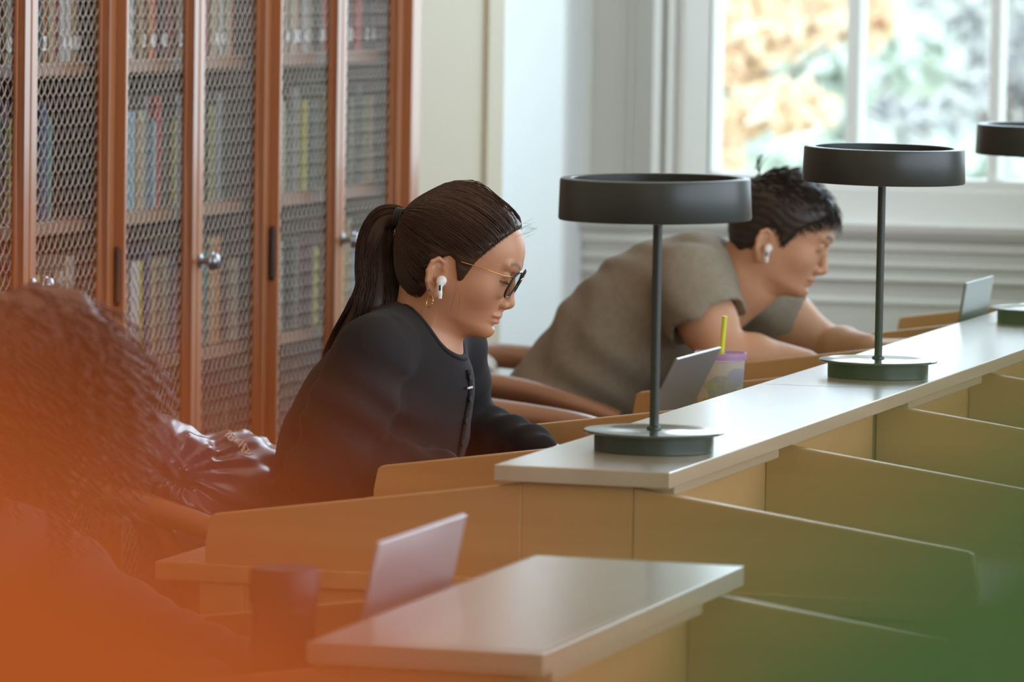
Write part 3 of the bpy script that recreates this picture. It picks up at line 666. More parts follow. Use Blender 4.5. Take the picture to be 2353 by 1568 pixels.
# ---------------------------------------------------------------- hands
def hand(F,wr,dirv,nrm,sc=1.,curl=.5,side=1,spread=.12):
    """wr wrist point, dirv toward fingers, nrm back-of-hand normal, side +1: thumb on the cross(dir,nrm) side"""
    wr=np.array(wr,float); d=np.array(dirv,float); d/=np.linalg.norm(d); n=np.array(nrm,float); n-=d*(n@d); n/=np.linalg.norm(n); t=np.cross(d,n)*side
    P=lambda a,b,c: wr+(d*a+t*b+n*c)*sc
    for b,r in ((.022,.0125),(.007,.0135),(-.009,.013),(-.023,.0115)): F.cone(P(.008,b*.55,0),P(.078-abs(b-.004)*.25,b,.001),.0125*sc,r*sc*.92,.010*sc)
    lens=[(.022,.040,.024,.020),(.007,.044,.027,.022),(-.009,.041,.025,.021),(-.0245,.033,.020,.018)]
    for i,(b,l1,l2,l3) in enumerate(lens):
        base=P(.080-abs(b-.004)*.30,b,.001); a=curl*(.55+.12*i); sp=b*spread/.02*.35
        p=base; ang=a*.6; pts=[(p,.0088*sc)]
        for L,r in ((l1,.0080),(l2,.0072),(l3,.0058)):
            dd=d*math.cos(ang)-n*math.sin(ang)+t*sp; dd/=np.linalg.norm(dd); p=p+dd*L*sc; pts.append((p,r*sc)); ang+=a
        F.chain(pts,.004*sc)
    b0=P(.022,.024,-.004); p1=P(.050,.047,-.012); p2=P(.078,.055,-.020); p3=P(.098,.052,-.027)
    F.chain([(P(.010,.014,-.002),.0125*sc),(b0,.0125*sc),(p1,.0105*sc),(p2,.0085*sc),(p3,.0068*sc)],.008*sc)
def cloth_mat(name,col,rough=.85,bumps=(1400,.25,.0006),noise=None,sheen=.04):
    return mat(name,col,rough,bump=bumps,noise=noise,sheen=sheen,spec=.25)
#@@PART4
# ================================================================ woman in glasses
M['skin_w']=tintmat('fair warm skin',(.56,.275,.155),.44,[(.52,.20,.15),(.075,.045,.032),(.035,.02,.016)])
M['hair_w']=mat('dark brown hair',(.050,.024,.014),.42,spec=.35,aniso=.4)
M['navy']=cloth_mat('dark charcoal knit',(.021,.018,.0185)); M['jeans']=cloth_mat('dark trousers',(.03,.035,.05)); M['shoe']=mat('dark shoe leather',(.03,.03,.03),.5)
M['white']=mat('white glossy plastic',(.82,.81,.78),.22); M['gold']=mat('gold wire',(.78,.50,.20),.25,1.); M['acetate']=mat('dark acetate',(.02,.022,.024),.12)
YW=1.07
Wp=lambda px,py,Y=YW: onY(px,py,Y)
WO=onY(1028,639,YW)
HD=Head(WO,9,20.5,1.0,HW)
WR=empty('person',(-.55,YW,0),0,'woman with a dark ponytail and glasses, dark cardigan, looking down at her desk','person')
fine=[(WO-np.array((.125,.09,.10)),WO+np.array((.135,.09,.155)),.0016)]
F=Field((-.95,.72,.36),(.0,1.42,1.30),.009,fine)
HD.build(F)
nk0=Wp(990,735); nk1=Wp(958,835)
nk0=Wp(985,735); nk1=Wp(950,840)
F.chain([(HD.w((-.014,0,-.030)),.049),(nk0,.0475),(nk1,.050)],.018)
F.cone(HD.w((.036,0,-.066)),Wp(995,800),.014,.022,.026)
F.cone(nk1,Wp(930,890),.054,.07,.03,sc=(1,.8,1))
tors=[(np.array((-.57,YW,.53)),.115),(np.array((-.545,YW,.66)),.105),(np.array((-.50,YW,.80)),.105),(np.array((-.465,YW,.90)),.085)]
F.chain(tors,.03,sc=(1,.85,1))
V,Q=F.mesh(2)
# arms and hands (skin inside the sleeves), legs
SN_=Wp(858,818,.915); EN=Wp(738,1082,.875); HN=Wp(1010,1085,.965); SF=np.array((-.455,1.235,.935)); EF=np.array((-.455,1.325,.800)); HF=np.array((-.300,1.235,.778))
A=Field((-.72,.76,.70),(-.02,1.42,1.02),.0045)
A.chain([(SN_,.044),(EN,.035),(HN,.024)],.01); A.chain([(SF,.044),(EF,.035),(HF,.024)],.01)
hand(A,HN,(1,.12,-.05),(0,.05,1),.92,.45,1); hand(A,HF,(1,-.10,-.05),(0,0,1),.92,.45,-1)
VA,QA=A.mesh(1)
Lg=Field((-.75,.80,.0),(.12,1.34,.66),.009)
for sy,yy in ((-1,.965),(1,1.175)):
    Lg.chain([((-.57,yy,.52),.085),((-.17,yy+.01*sy,.50),.058),((-.20,yy,.27),.048),((-.22,yy,.10),.036),((-.15,yy,.045),.032),((-.08,yy,.035),.028)],.02)
VL,QL=Lg.mesh(1)
body=mesh_obj('body',[(V,Q),(VA,QA),(VL,QL)],M['skin_w'],WR,tint=lambda v:HD.tint(v,brow=(0,.7)))
# trousers and shoes
Lg=Field((-.78,.78,.04),(.0,1.36,.70),.009)
for sy,yy in ((-1,.965),(1,1.175)): Lg.chain([((-.57,yy,.53),.105),((-.17,yy+.01*sy,.505),.070),((-.20,yy,.27),.060),((-.22,yy,.10),.055)],.03,fold=(.003,.09,1.,1.))
mesh_obj('trousers',[Lg.mesh(1)],M['jeans'],WR)
for yy in (.965,1.175):
    Sh=Field((-.30,yy-.06,0.0),(.04,yy+.06,.12),.005); Sh.chain([((-.23,yy,.048),.042),((-.15,yy,.045),.040),((-.05,yy,.034),.032)],.02); mesh_obj('shoe',[Sh.mesh(1)],M['shoe'],WR)
# cardigan
C=Field((-.80,.76,.50),(-.12,1.42,1.06),.0042)
Yc=YW
C.chain([((-.585,Yc,.56),.138),((-.555,Yc,.66),.120),((-.522,Yc,.79),.124),((-.488,Yc,.875),.108),((-.470,Yc,.935),.070)],.045,sc=(1,.84,1),fold=(.002,.11,.4,1.5))
C.cone((-.470,Yc-.045,.80),(-.470,Yc+.045,.80),.070,.070,.035)          # bust
C.cone(SN_+(0,.045,.012),SF+(0,-.045,.012),.052,.052,.04)
C.chain([(SN_,.062),((SN_*.5+EN*.5)+(0,0,.004),.058),(EN,.049)],.022,fold=(.0055,.085,.9,1.3))
C.chain([(EN,.050),(EN*.45+HN*.55,.046),(HN,.034)],.018,fold=(.006,.055,2.2,1.5))
C.chain([(SF,.060),(EF,.050)],.022,fold=(.004,.07,.3,1.6)); C.chain([(EF,.050),(EF*.5+HF*.5,.042),(HF,.032)],.014,fold=(.006,.042,1.2,1.6))
# neck opening
g=np.stack(np.meshgrid(*C.ax,indexing='ij'),-1); msk=np.clip((.93-g[...,2])/.06,0,1)
C.d+=(.0030*np.sin(2*PI*(g[...,0]*9+g[...,2]*13)+2.2*np.sin(g[...,1]*26+g[...,2]*17))*msk*np.clip((1.02-g[...,1])/.1,.35,1)).astype(f32)
C.ell(Wp(992,878),(.058,.075,.050),.03)
a=Wp(922,704); b=Wp(1044,832); ab=(b-a)/np.linalg.norm(b-a); nn=np.array((-ab[2],0,ab[0])); nn=nn*np.sign(nn[2]); mid=(a+b)/2
Rm=np.stack([ab,np.array((0,1,0)),nn],1)
C.ell(mid+nn*.062+ab*.000,(.082,.070,.068),.006,Rm,'sub')
VC,QC=C.mesh(2)
card=mesh_obj('cardigan',[(VC,QC)],M['navy'],WR)
# collar band, placket, buttons
m=MB(); cb=[]
for t in np.linspace(0,2*PI,60):
    p=mid+nn*.062+ab*.004+ab*.088*math.cos(t)*.93+np.array((0,1,0))*.078*math.sin(t)*.93-nn*.026
    cb.append(p)
# place the band where the opening meets the cloth: project by nearest mesh vertex near the rim
rim=[]
dd=np.linalg.norm(((VC-(mid+nn*.062))@Rm)/np.array((.082,.070,.068)),axis=1)
edge=VC[(dd<1.09)&(dd>.97)]
for t in np.linspace(0,2*PI,49)[:-1]:
    loc=(edge-(mid+ab*.004))@Rm; an=np.arctan2(loc[:,1],loc[:,0]); w_=np.abs((an-t+PI)%(2*PI)-PI)<.16
    if w_.sum()>3:
        e=edge[w_]; hh=(e-mid)@nn; rim.append(e[hh>np.percentile(hh,80)].mean(0))
rim=np.array(rim); rim=np.concatenate([rim,rim[:1]])
m.tube(spline(rim,140),.0034,8,flat=1.8,up=tuple(nn)); unparent_loc(m.build('neckband',M['navy'],None,smooth=True),WR)
pl=[Wp(x,y,YW-.012) for x,y in ((1047,842),(1054,862),(1062,885),(1062,905),(1057,930),(1053,970),(1054,1010),(1052,1045))]
def front_of(z):   # frontmost cloth point at the height z on the midline
    s_=(np.abs(VC[:,2]-z)<.006)&(np.abs(VC[:,1]-(YW-.004))<.012); return VC[s_][:,0].max() if s_.any() else -.37
m=MB(); zs=np.linspace(.915,.72,26); pp=[(front_of(z)+.0005,YW-.004,z) for z in zs]; m.tube(pp,.010,8,flat=.30,up=(0,1,0)); pk=unparent_loc(m.build('placket',M['navy'],None,smooth=True),WR)
for z in np.linspace(.905,.74,6):
    m=MB(); x=front_of(z)+.0035; m.tube([(x-.001,YW-.012,z),(x+.0016,YW-.0125,z)],.0052,16); unparent_loc(m.build('button',M['shoe'],None),WR)
m=MB(); z=.888; x=front_of(z)+.004; m.box((x-.001,YW-.03,z),(x+.001,YW-.008,z+.003)); unparent_loc(m.build('undershirt_edge',M['white'],None),WR)
# hair: cap, combed strands, tie, ponytail
def hairline(x): return np.interp(x,[-.10,-.045,-.022,-.016,-.012,0,.010,.018,.024,.030,.038,.053,.0755,.085],[-.074,-.068,-.050,-.030,.026,.036,.032,.016,.004,.008,.040,.070,.106,.116])
def cap_field(h,hl,off,lo=.0024,soft=.012,yfn=None,step=.0022):
    H_=Field(h.O-.15*h.s,h.O+.16*h.s,step); Mf=h.M.astype(f32); O=h.O.astype(f32)
    def fn(g):
        q=((g-O)@Mf)/h.s; hh=hl(q[...,0]); t=np.clip((q[...,2]-hh)/soft,0,1); t=t*t*(3-2*t); o=-lo+(off+lo)*t
        o=o+.0006*np.sin(q[...,2]*420+np.sin(q[...,0]*60)*3)*t
        return (head_base(q,h.T,1.)-o)*h.s
    H_.d[:]=fn(np.stack(np.meshgrid(*H_.ax,indexing='ij'),-1)); return H_
H_=cap_field(HD,hairline,.0060); VH,QH=H_.mesh(1)
qs=HD.loc(VH); keep=qs[:,2]>hairline(qs[:,0])-.010; fk=keep[QH].all(1); QH=QH[fk]; used=np.unique(QH); rm=np.full(len(VH),-1); rm[used]=np.arange(len(used)); VH=VH[used]; QH=rm[QH]
TIE=HD.loc(onY(926,502,YW)[None])[0]; TIE[1]=0
c0=np.array((0,0,.035))
rg=np.random.default_rng(5); roots=[]
while len(roots)<3400:
    x=rg.uniform(-.095,.10); z=rg.uniform(-.07,.135); sy=rg.choice((-1,1)); 
    if z<hairline(x)+.001 or (x>-.014 and x<.045 and z<.040+.02*rg.random()): continue
    if x<-.014 and rg.random()<.45 or x>.045 and rg.random()<.45: z=hairline(x)+abs(rg.normal(0,.009)); 
    # solve |y| on the surface at (x,z)
    ys=np.linspace(0,.09,60); d=head_base(np.stack([np.full(60,x),ys,np.full(60,z)],1),HW,1.); s_=np.where(d<0)[0]
    if len(s_)==0: continue
    roots.append((x,sy*ys[s_[-1]],z))
roots=np.array(roots); D0=roots-c0; D0/=np.linalg.norm(D0,axis=1)[:,None]
D1=TIE-c0; D1/=np.linalg.norm(D1); m_=16; ts=np.linspace(0,1,m_); paths=np.zeros((len(roots),m_,3))
wv=rg.normal(size=(len(roots),2))*.02
off=.0062+.0022*rg.random(len(roots))
for j,t in enumerate(ts):
    dn=D1+np.stack([np.zeros(len(roots)),wv[:,0],wv[:,1]],1)*.8
    D=D0*(1-t)+dn*t; D[:,2]+=.18*math.sin(PI*t)*np.clip(-D0[:,2],-.2,.6)*0; D/=np.linalg.norm(D,axis=1)[:,None]
    rr_=surf_r(HD,D,0)+off*(min(1,.42+t*5))*(1+ .25*math.sin(t*3)); paths[:,j]=c0+D*rr_[:,None]
paths=HD.O+(paths@HD.M.T)*HD.s
VS,QS=hair_strands(paths,.00062+.0002*rg.random(len(roots)))
# loose hairs round the forehead and nape
lp=[]
for i in range(28):
    if i<16: p=HD.w((.079+rg.normal(0,.004),rg.uniform(-.03,.03),.108+rg.normal(0,.006))); d=HD.M@np.array((.7,rg.normal(0,.3),.5+rg.normal(0,.3))); L=.012+.014*rg.random(); g=0
    elif i<19: p=HD.w((.028+rg.normal(0,.006),-.067,.006+rg.normal(0,.008))); d=HD.M@np.array((.25+rg.normal(0,.35),-.12,-.9)); L=.025+.02*rg.random(); g=-.3
    else: p=HD.w((-.03+rg.normal(0,.012),-.052,-.05)); d=HD.M@np.array((.3+rg.normal(0,.4),-.25,-.8)); L=.025+.03*rg.random(); g=0
    d/=np.linalg.norm(d); t=np.linspace(0,1,m_)[:,None]; lp.append(p+d*L*t+np.array((rg.normal(0,.25),0,g))*L*t*t*.8)
LOOSE=hair_strands(np.array(lp),.00016)
hair=mesh_obj('hair',[(VH,QH),(VS,QS),LOOSE],M['hair_w'],WR)
tw=HD.w(TIE); td=(onY(885,497,YW)-onY(945,507,YW)); td/=np.linalg.norm(td)
m=MB(); u=np.cross(td,(0,1,0)); 
for k in (-.0045,0,.0045):
    ring=[tw+td*(k+.004)+ (np.array((0,1,0))*math.cos(a)*.0135+u*math.sin(a)*.0135) for a in np.linspace(0,2*PI,25)]
    m.tube(ring,.0028,8)
unparent_loc(m.build('hair_tie',mat('dark hair tie',(.015,.014,.018),.6),None,smooth=True),WR)
ctr=[(930,503,.012),(905,498,.017),(880,512,.023),(866,550,.029),(862,600,.031),(864,650,.035),(858,700,.042),(836,750,.040),(806,795,.034),(780,840,.028),(762,880,.020),(750,915,.010)]
PC=np.array([onY(x,y,YW+(.0 if i<5 else -.006*(i-4))) for i,(x,y,r) in enumerate(ctr)]); PRr=np.array([r for *_,r in ctr])
NS=40; cen=spline(PC,NS); radp=np.interp(np.linspace(0,1,NS),np.linspace(0,1,len(PRr)),PRr)
T_=np.gradient(cen,axis=0); T_/=np.linalg.norm(T_,axis=1)[:,None]; yv=np.array((0,1.,0)); U_=np.cross(T_,yv); U_/=np.linalg.norm(U_,axis=1)[:,None]; Vv=np.cross(T_,U_)
n_=2300; ra=np.sqrt(rg.random(n_))*.98; an=rg.random(n_)*2*PI; ln=.55+.45*rg.random(n_)**.6; phs=rg.random(n_)*6.28
P_=np.zeros((n_,NS,3))
for j in range(NS):
    t=j/(NS-1)*ln; i0=np.minimum((t*(NS-1)).astype(int),NS-2); fr=(t*(NS-1)-i0)[:,None]
    c_=cen[i0]*(1-fr)+cen[i0+1]*fr; u_=U_[i0]; v_=Vv[i0]; r_=(radp[i0]*(1-fr[:,0])+radp[i0+1]*fr[:,0])*ra
    cl=np.round(an/ (2*PI)*9); a2=an+.25*np.sin(t*7+cl*2.1)+.06*np.sin(t*25+phs)
    P_[:,j]=c_+(u_*np.cos(a2)[:,None]+v_*np.sin(a2)[:,None]*.85)*(r_*(1+.10*np.sin(t*9+cl*1.7)))[:,None]
core=MB(); core.tube(cen[:-5],list(radp[:-5]*.80),14)
cv=np.array(core.v); cf=[f for f in core.f if len(f)==4]
pony=mesh_obj('ponytail',[(cv,np.array(cf)),hair_strands(P_,.00065)],M['hair_w']); pony.parent=hair
# glasses
def local_tube(m,h,pts,r,n=8,**k): m.tube([tuple(h.w(p)) for p in pts],r,n,**k)
lens=mat('lens',(.9,.9,.9),.05)
M['lens']=glassmat('spectacle lens',.88,(.93,.95,.94))
gx,gz=.1035,.0305; pant=math.radians(9)
def rimpts(sy,sc=1.,n=40):
    out=[]
    for a in np.linspace(0,2*PI,n+1):
        ca,sa=math.cos(a),math.sin(a); rx=.0225*sc; rz=.0215*sc
        yy=.0325*sy+math.copysign(abs(ca)**.86,ca)*rx; zz_=math.copysign(abs(sa)**.86,sa)*rz*(1 if sa>0 else .98)
        out.append((gx-abs(yy)*.13-(0-zz_)*math.sin(pant)*-1*0+zz_*math.sin(pant),yy,gz+zz_))
    return out
GR=None
for sy in (-1,1):
    m=MB(); pts=rimpts(sy); local_tube(m,HD,pts,.0017,8)
    if GR is None: GR=unparent_loc(m.build('glasses_frame',M['acetate'],None,smooth=True),WR); gp=GR
    else: o=m.build('rim',M['acetate'],None,smooth=True); o.parent=GR
    P2=[tuple(HD.w(p)) for p in rimpts(sy,.97)[:-1]]; m=MB(); m.add(P2,[tuple(range(len(P2)))]); P3=[tuple(np.array(p)-HD.M[:,0]*.0012) for p in P2]; m.add(P3,[tuple(range(len(P3)))[::-1]])
    o=m.build('lens',M['lens'],None); o.parent=GR
    m=MB(); local_tube(m,HD,[(gx-.0065,.0545*sy,gz+.012),(gx-.012,.0600*sy,gz+.013),(.086,.0655*sy,gz+.0115),(.050,.0735*sy,gz+.0105),(.020,.0790*sy,gz+.0085)],.0009,8)
    o=m.build('temple_wire',M['gold'],None,smooth=True); o.parent=GR
    m=MB(); local_tube(m,HD,[(-.018,.0800*sy,gz-.008),(-.024,.0805*sy,gz-.0145),(-.031,.079*sy,gz-.021)],.0017,8)
    o=m.build('temple_tip',M['acetate'],None,smooth=True); o.parent=GR
m=MB(); local_tube(m,HD,[(gx,-.0115,gz+.008),(gx+.0025,0,gz+.0105),(gx,.0115,gz+.008)],.0013,8); o=m.build('bridge',M['gold'],None,smooth=True); o.parent=GR
# eyelashes
lp=[]
for sy in (-1,1):
    for k in range(26):
        a=k/25; y=.0200+.0235*a; p=np.array((.0893-.0062*((a-.35)/.65)**2*.9,y*sy,.0300+.0005*math.sin(a*3))); d=np.array((.8,.35*(a-.3)*sy,-.55)); t=np.linspace(0,1,6)[:,None]
        lp.append(HD.O+(p+d*.0065*t+np.array((0,0,.0022))*t*t)@HD.M.T)
mesh_obj('eyelashes',[hair_strands(np.array(lp),.00016)],M['hair_w'],WR)
# earbuds, earrings
def earbud(h,root,sy,s=1.):
    m=MB(); c=h.w((.003,.0805*sy,.001)); F2=Field(c-.026,c+.026,.0011)
    F2.ell(h.w((.003,.0795*sy,.002)),(.0078*s,.0062*s,.0078*s),.002,h.M); F2.chain([(h.w((.002,.083*sy,-.002)),.0046*s),(h.w((.008,.0850*sy,-.016)),.0031*s),(h.w((.0125,.0855*sy,-.0265)),.0030*s)],.004)
    o=mesh_obj('earbud',[F2.mesh(1)],M['white'],root); o['label']='white wireless earbud'
    m=MB(); m.tube([tuple(h.w((.0040,.0880*sy,-.0042))),tuple(h.w((.0068,.0885*sy,-.0115)))],.0016*s,10); q=m.build('earbud_grille',M['shoe'],None,smooth=True); q.parent=o
earbud(HD,WR,-1); 
m=MB(); cc=np.array((-.0035,-.0785,-.0295)); m.tube([tuple(HD.w(cc+np.array((math.cos(a)*.0048+ .001,-.0035*math.cos(a),math.sin(a)*.0085-.004)))) for a in np.linspace(0,2*PI,33)],.0009,8)
unparent_loc(m.build('hoop_earring',M['gold'],None,smooth=True),WR)
m=MB()
for a in range(4): 
    p=HD.w((-.0085+.0016*math.cos(a*PI/2),-.0800,-.0175+.0016*math.sin(a*PI/2))); m.tube([tuple(p),tuple(p-HD.M[:,1]*.0012)],.0011,6)
unparent_loc(m.build('stud_earring',M['pewter'],None,smooth=True),WR)
#@@PART5
# ================================================================ man in the olive shirt
M['skin_m']=tintmat('tanned skin',(.62,.34,.20),.5,[(.48,.18,.13),(.06,.042,.028),(.035,.02,.016)])
M['hair_m']=mat('short dark hair',(.030,.021,.014),.42,spec=.5); M['olive']=cloth_mat('olive grey jersey',(.30,.262,.200),noise=((.265,.232,.178),90)); M['khaki']=cloth_mat('grey trousers',(.16,.15,.13))
YM=3.10; Mp=lambda px,py,Y=YM: onY(px,py,Y)
MO=Mp(1770,566); HD2=Head(MO,9,23,1.045,HM)
MR=empty('person',(-.85,YM,0),0,'man with short dark hair leaning over his desk in an olive grey t-shirt','person')
F=Field((-1.15,2.74,.36),(-.15,3.46,1.26),.010,[(MO-np.array((.125,.09,.10)),MO+np.array((.135,.09,.155)),.0019)])
HD2.build(F,brow=.0012,nose_proj=.004)
n0=Mp(1712,640); n1=Mp(1640,700)
F.chain([(HD2.w((-.016,0,-.028)),.058),(n0,.059),(n1,.068)],.02); F.cone(HD2.w((.03,0,-.060)),Mp(1690,690),.020,.034,.03)
TM=[((-.80,YM,.55),.125),((-.775,YM,.66),.125),((-.690,YM,.80),.125),((-.615,YM,.88),.100)]
F.chain([(np.array(a),b) for a,b in TM],.03,sc=(1,.82,1)); VB,QB=F.mesh(2)
S1=Mp(1585,652,2.915); E1=Mp(1662,815,2.885); H1=Mp(1850,838,2.985); S2=np.array((-.515,3.285,.915)); E2=Mp(1900,800,3.375); H2=Mp(1990,800,3.27)
A=Field((-.70,2.78,.70),(-.10,3.48,1.02),.0045,[(H2-.03,H2+np.array((.16,.06,.06)),.003)])
A.chain([(S1,.058),(S1*.45+E1*.55,.052),(E1,.043)],.02); A.chain([(E1,.043),(E1*.65+H1*.35,.044),(H1,.028)],.014)
A.chain([(S2,.056),(S2*.45+E2*.55,.049),(E2,.041)],.02); A.chain([(E2,.041),(E2*.6+H2*.4,.040),(H2,.027)],.014)
hand(A,H1,(1,.1,-.02),(0,0,1),1.02,.5,1); hand(A,H2,(1,-.18,.05),(0,-.15,1),1.04,.6,-1)
VA,QA=A.mesh(1)
L_=Field((-1.0,2.78,0),(-.1,3.42,.68),.010)
for sy,yy in ((-1,2.985),(1,3.215)): L_.chain([((-.80,yy,.53),.09),((-.40,yy+.02*sy,.52),.062),((-.42,yy,.28),.05),((-.45,yy,.10),.038),((-.36,yy,.045),.034),((-.28,yy,.036),.03)],.02)
mesh_obj('body',[(VB,QB),(VA,QA),L_.mesh(1)],M['skin_m'],MR,tint=lambda v:HD2.tint(v,brow=(0,1)))
L_=Field((-1.02,2.76,.04),(-.2,3.44,.72),.010)
for sy,yy in ((-1,2.985),(1,3.215)): L_.chain([((-.80,yy,.54),.112),((-.40,yy+.02*sy,.525),.078),((-.42,yy,.28),.064),((-.45,yy,.10),.058)],.03,fold=(.003,.09,1.,1.))
mesh_obj('trousers',[L_.mesh(1)],M['khaki'],MR)
for yy in (2.985,3.215):
    Sh=Field((-.52,yy-.06,0.0),(-.16,yy+.06,.12),.005); Sh.chain([((-.45,yy,.050),.044),((-.36,yy,.045),.042),((-.25,yy,.036),.034)],.02); mesh_obj('shoe',[Sh.mesh(1)],M['shoe'],MR)
C=Field((-1.05,2.74,.48),(-.30,3.48,1.08),.0055)
C.chain([((-.815,YM,.57),.148),((-.775,YM,.66),.146),((-.683,YM,.80),.140),((-.620,YM,.875),.122),((-.560,YM,.935),.080)],.045,sc=(1,.82,1),fold=(.003,.13,.8,1.3))
C.cone(S1+(0,.05,.010),S2+(0,-.05,.0),.062,.060,.05)
m1=S1*.38+E1*.62; C.chain([(S1,.074),(S1*.6+E1*.4,.071),(m1,.070)],.03,fold=(.004,.07,1.4,1.5))
m2=S2*.42+E2*.58; C.chain([(S2,.070),(S2*.6+E2*.4,.068),(m2,.068)],.03,fold=(.004,.07,.4,1.5))
for S_a,m_a,E_a in ((S1,m1,E1),(S2,m2,E2)):    # hollow, cleanly cut sleeve ends
    dd_=(E_a-S_a)/np.linalg.norm(E_a-S_a); C.cone(m_a+dd_*.045,m_a+dd_*.16,.092,.11,.002,mode='sub'); C.cone(m_a-dd_*.03,m_a+dd_*.1,.060,.066,.003,mode='sub')
g=np.stack(np.meshgrid(*C.ax,indexing='ij'),-1)
C.d+=(.0028*np.sin(2*PI*(g[...,0]*7+g[...,2]*10)+2.4*np.sin(g[...,1]*18+g[...,2]*15))).astype(f32)
a=Mp(1648,532); b=Mp(1704,706); ab=(b-a)/np.linalg.norm(b-a); nn=np.array((-ab[2],0,ab[0])); nn=nn*np.sign(nn[0]); mid=(a+b)/2
Rm=np.stack([ab,np.array((0,1,0)),nn],1); C.ell(mid+nn*.060,(.088,.080,.072),.006,Rm,'sub')
VC,QC=C.mesh(2); mesh_obj('tshirt',[(VC,QC)],M['olive'],MR)
def hl_m(x): return np.interp(x,[-.10,-.060,-.040,-.022,-.016,-.010,.010,.018,.024,.030,.040,.055,.072,.082,.10],[-.050,-.048,-.030,-.006,.024,.036,.032,.016,.012,.030,.050,.066,.085,.098,.104])
HF_=cap_field(HD2,hl_m,.008,soft=.010,step=.0026); VH,QH=HF_.mesh(1); qs=HD2.loc(VH); fk=(qs[:,2]>hl_m(qs[:,0])-.008)[QH].all(1); QH=QH[fk]; used=np.unique(QH); rm=np.full(len(VH),-1); rm[used]=np.arange(len(used)); VH=VH[used]; QH=rm[QH]
rg=np.random.default_rng(9); roots=[]
while len(roots)<3600:
    x=rg.uniform(-.095,.10); z=rg.uniform(-.05,.135)
    if z<hl_m(x)+.001: continue
    ys=np.linspace(0,.09,60); d=head_base(np.stack([np.full(60,x),ys,np.full(60,z)],1),HM,1.); s_=np.where(d<0)[0]
    if len(s_): roots.append((x,rg.choice((-1,1))*ys[s_[-1]],z))
roots=np.array(roots); N_=roots-c0; N_/=np.linalg.norm(N_,axis=1)[:,None]
top=np.clip((roots[:,2]-.04)/.07,0,1)[:,None]; frt=np.clip((roots[:,0]-.02)/.05,0,1)[:,None]*top
comb=np.where(roots[:,2:3]>.06,np.array((.85,0,-.15)),np.array((.15,0,-.9)))+rg.normal(size=(len(roots),3))*.20
comb-=N_*(comb*N_).sum(1)[:,None]; comb/=np.linalg.norm(comb,axis=1)[:,None]
Ls=(.008+.013*top[:,0]+.010*frt[:,0])*(.7+.6*rg.random(len(roots))); t=np.linspace(0,1,8)
lift=(.15+.35*top[:,0]*rg.random(len(roots)))
P2=roots[:,None,:]+N_[:,None,:]*(.004+ (Ls*lift)[:,None]*np.sin(t*1.9)[None,:]*.8)[...,None]+comb[:,None,:]*(Ls[:,None]*t[None,:])[...,None]
P2[...,2]-=(frt[:,0]*.016)[:,None]*(t**2)[None,:]
P2=HD2.O+(P2@HD2.M.T)*HD2.s
cow=[]
for i in range(14): p=HD2.w((-.075+rg.normal(0,.004),rg.normal(0,.005),.112)); d=np.array((-.12+rg.normal(0,.2),rg.normal(0,.2),1.)); tt=np.linspace(0,1,8)[:,None]; cow.append(p+d*.034*tt+np.array((.01,0,0))*tt*tt)
mesh_obj('hair',[(VH,QH),hair_strands(P2,.0009),hair_strands(np.array(cow),.0008)],M['hair_m'],MR)
earbud(HD2,MR,-1)
# ================================================================ curly haired person in the foreground
M['hair_c']=mat('curly dark brown hair',(.085,.045,.035),.40,spec=.6); M['mauve']=cloth_mat('dusky mauve sweater',(.20,.13,.14))
YN=-1.27; Np=lambda px,py,Y=YN: onY(px,py,Y)
NO=Np(35,958); HD3=Head(NO,14,30,1.0,HW)
NR=empty('person',(-.35,YN,0),0,'person with curly dark hair bent over the foreground carrel at lower left','person')
F=Field((-.72,-1.62,.36),(.30,-.92,1.24),.010,[(NO-np.array((.12,.09,.10)),NO+np.array((.135,.09,.15)),.003)])
HD3.build(F)
nk=HD3.w((-.035,0,-.10)); F.chain([(HD3.w((-.012,0,-.030)),.050),(nk,.052)],.018)
TB=[((-.40,YN,.53),.115),((-.38,YN,.66),.105),((-.30,YN,.79),.105),((nk[0]-.045,YN,nk[2]-.075),.09)]
F.chain([(np.array(a),b) for a,b in TB],.03,sc=(1,.85,1)); F.cone(nk,np.array(TB[-1][0])+(0,0,.03),.054,.07,.02); VB,QB=F.mesh(1)
S1=np.array((nk[0]-.03,YN-.165,nk[2]-.065)); E1=np.array((-.07,YN-.22,.785)); H1=np.array((.10,YN-.05,.775)); S2=S1+(0,.33,0); E2=np.array((-.08,YN+.19,.79)); H2=np.array((.08,YN+.10,.775))
A=Field((-.40,YN-.34,.66),(.32,YN+.34,1.06),.006); 
for S_a,E_a,H_a,sd in ((S1,E1,H1,1),(S2,E2,H2,-1)): A.chain([(S_a,.045),(E_a,.036),(H_a,.025)],.01); hand(A,H_a,(1,.1*sd,0),(0,0,1),.95,.5,sd)
L_=Field((-.65,YN-.32,0),(.30,YN+.32,.68),.010)
for sy in (-1,1): yy=YN+.11*sy; L_.chain([((-.40,yy,.53),.085),((.0,yy,.51),.058),((-.02,yy,.27),.048),((-.04,yy,.10),.036),((.03,yy,.045),.032),((.10,yy,.035),.028)],.02)
mesh_obj('body',[(VB,QB),A.mesh(1),L_.mesh(1)],M['skin_w'],NR,tint=lambda v:HD3.tint(v))
C=Field((-.72,YN-.36,.48),(.26,YN+.36,1.10),.006)
C.chain([((-.41,YN,.57),.145),((-.39,YN,.66),.132),((-.305,YN,.79),.128),((nk[0]-.045,YN,nk[2]-.08),.110),((nk[0]-.02,YN,nk[2]-.03),.072)],.04,sc=(1,.83,1),fold=(.003,.11,.4,1.5))
C.cone(S1,S2,.060,.060,.05)
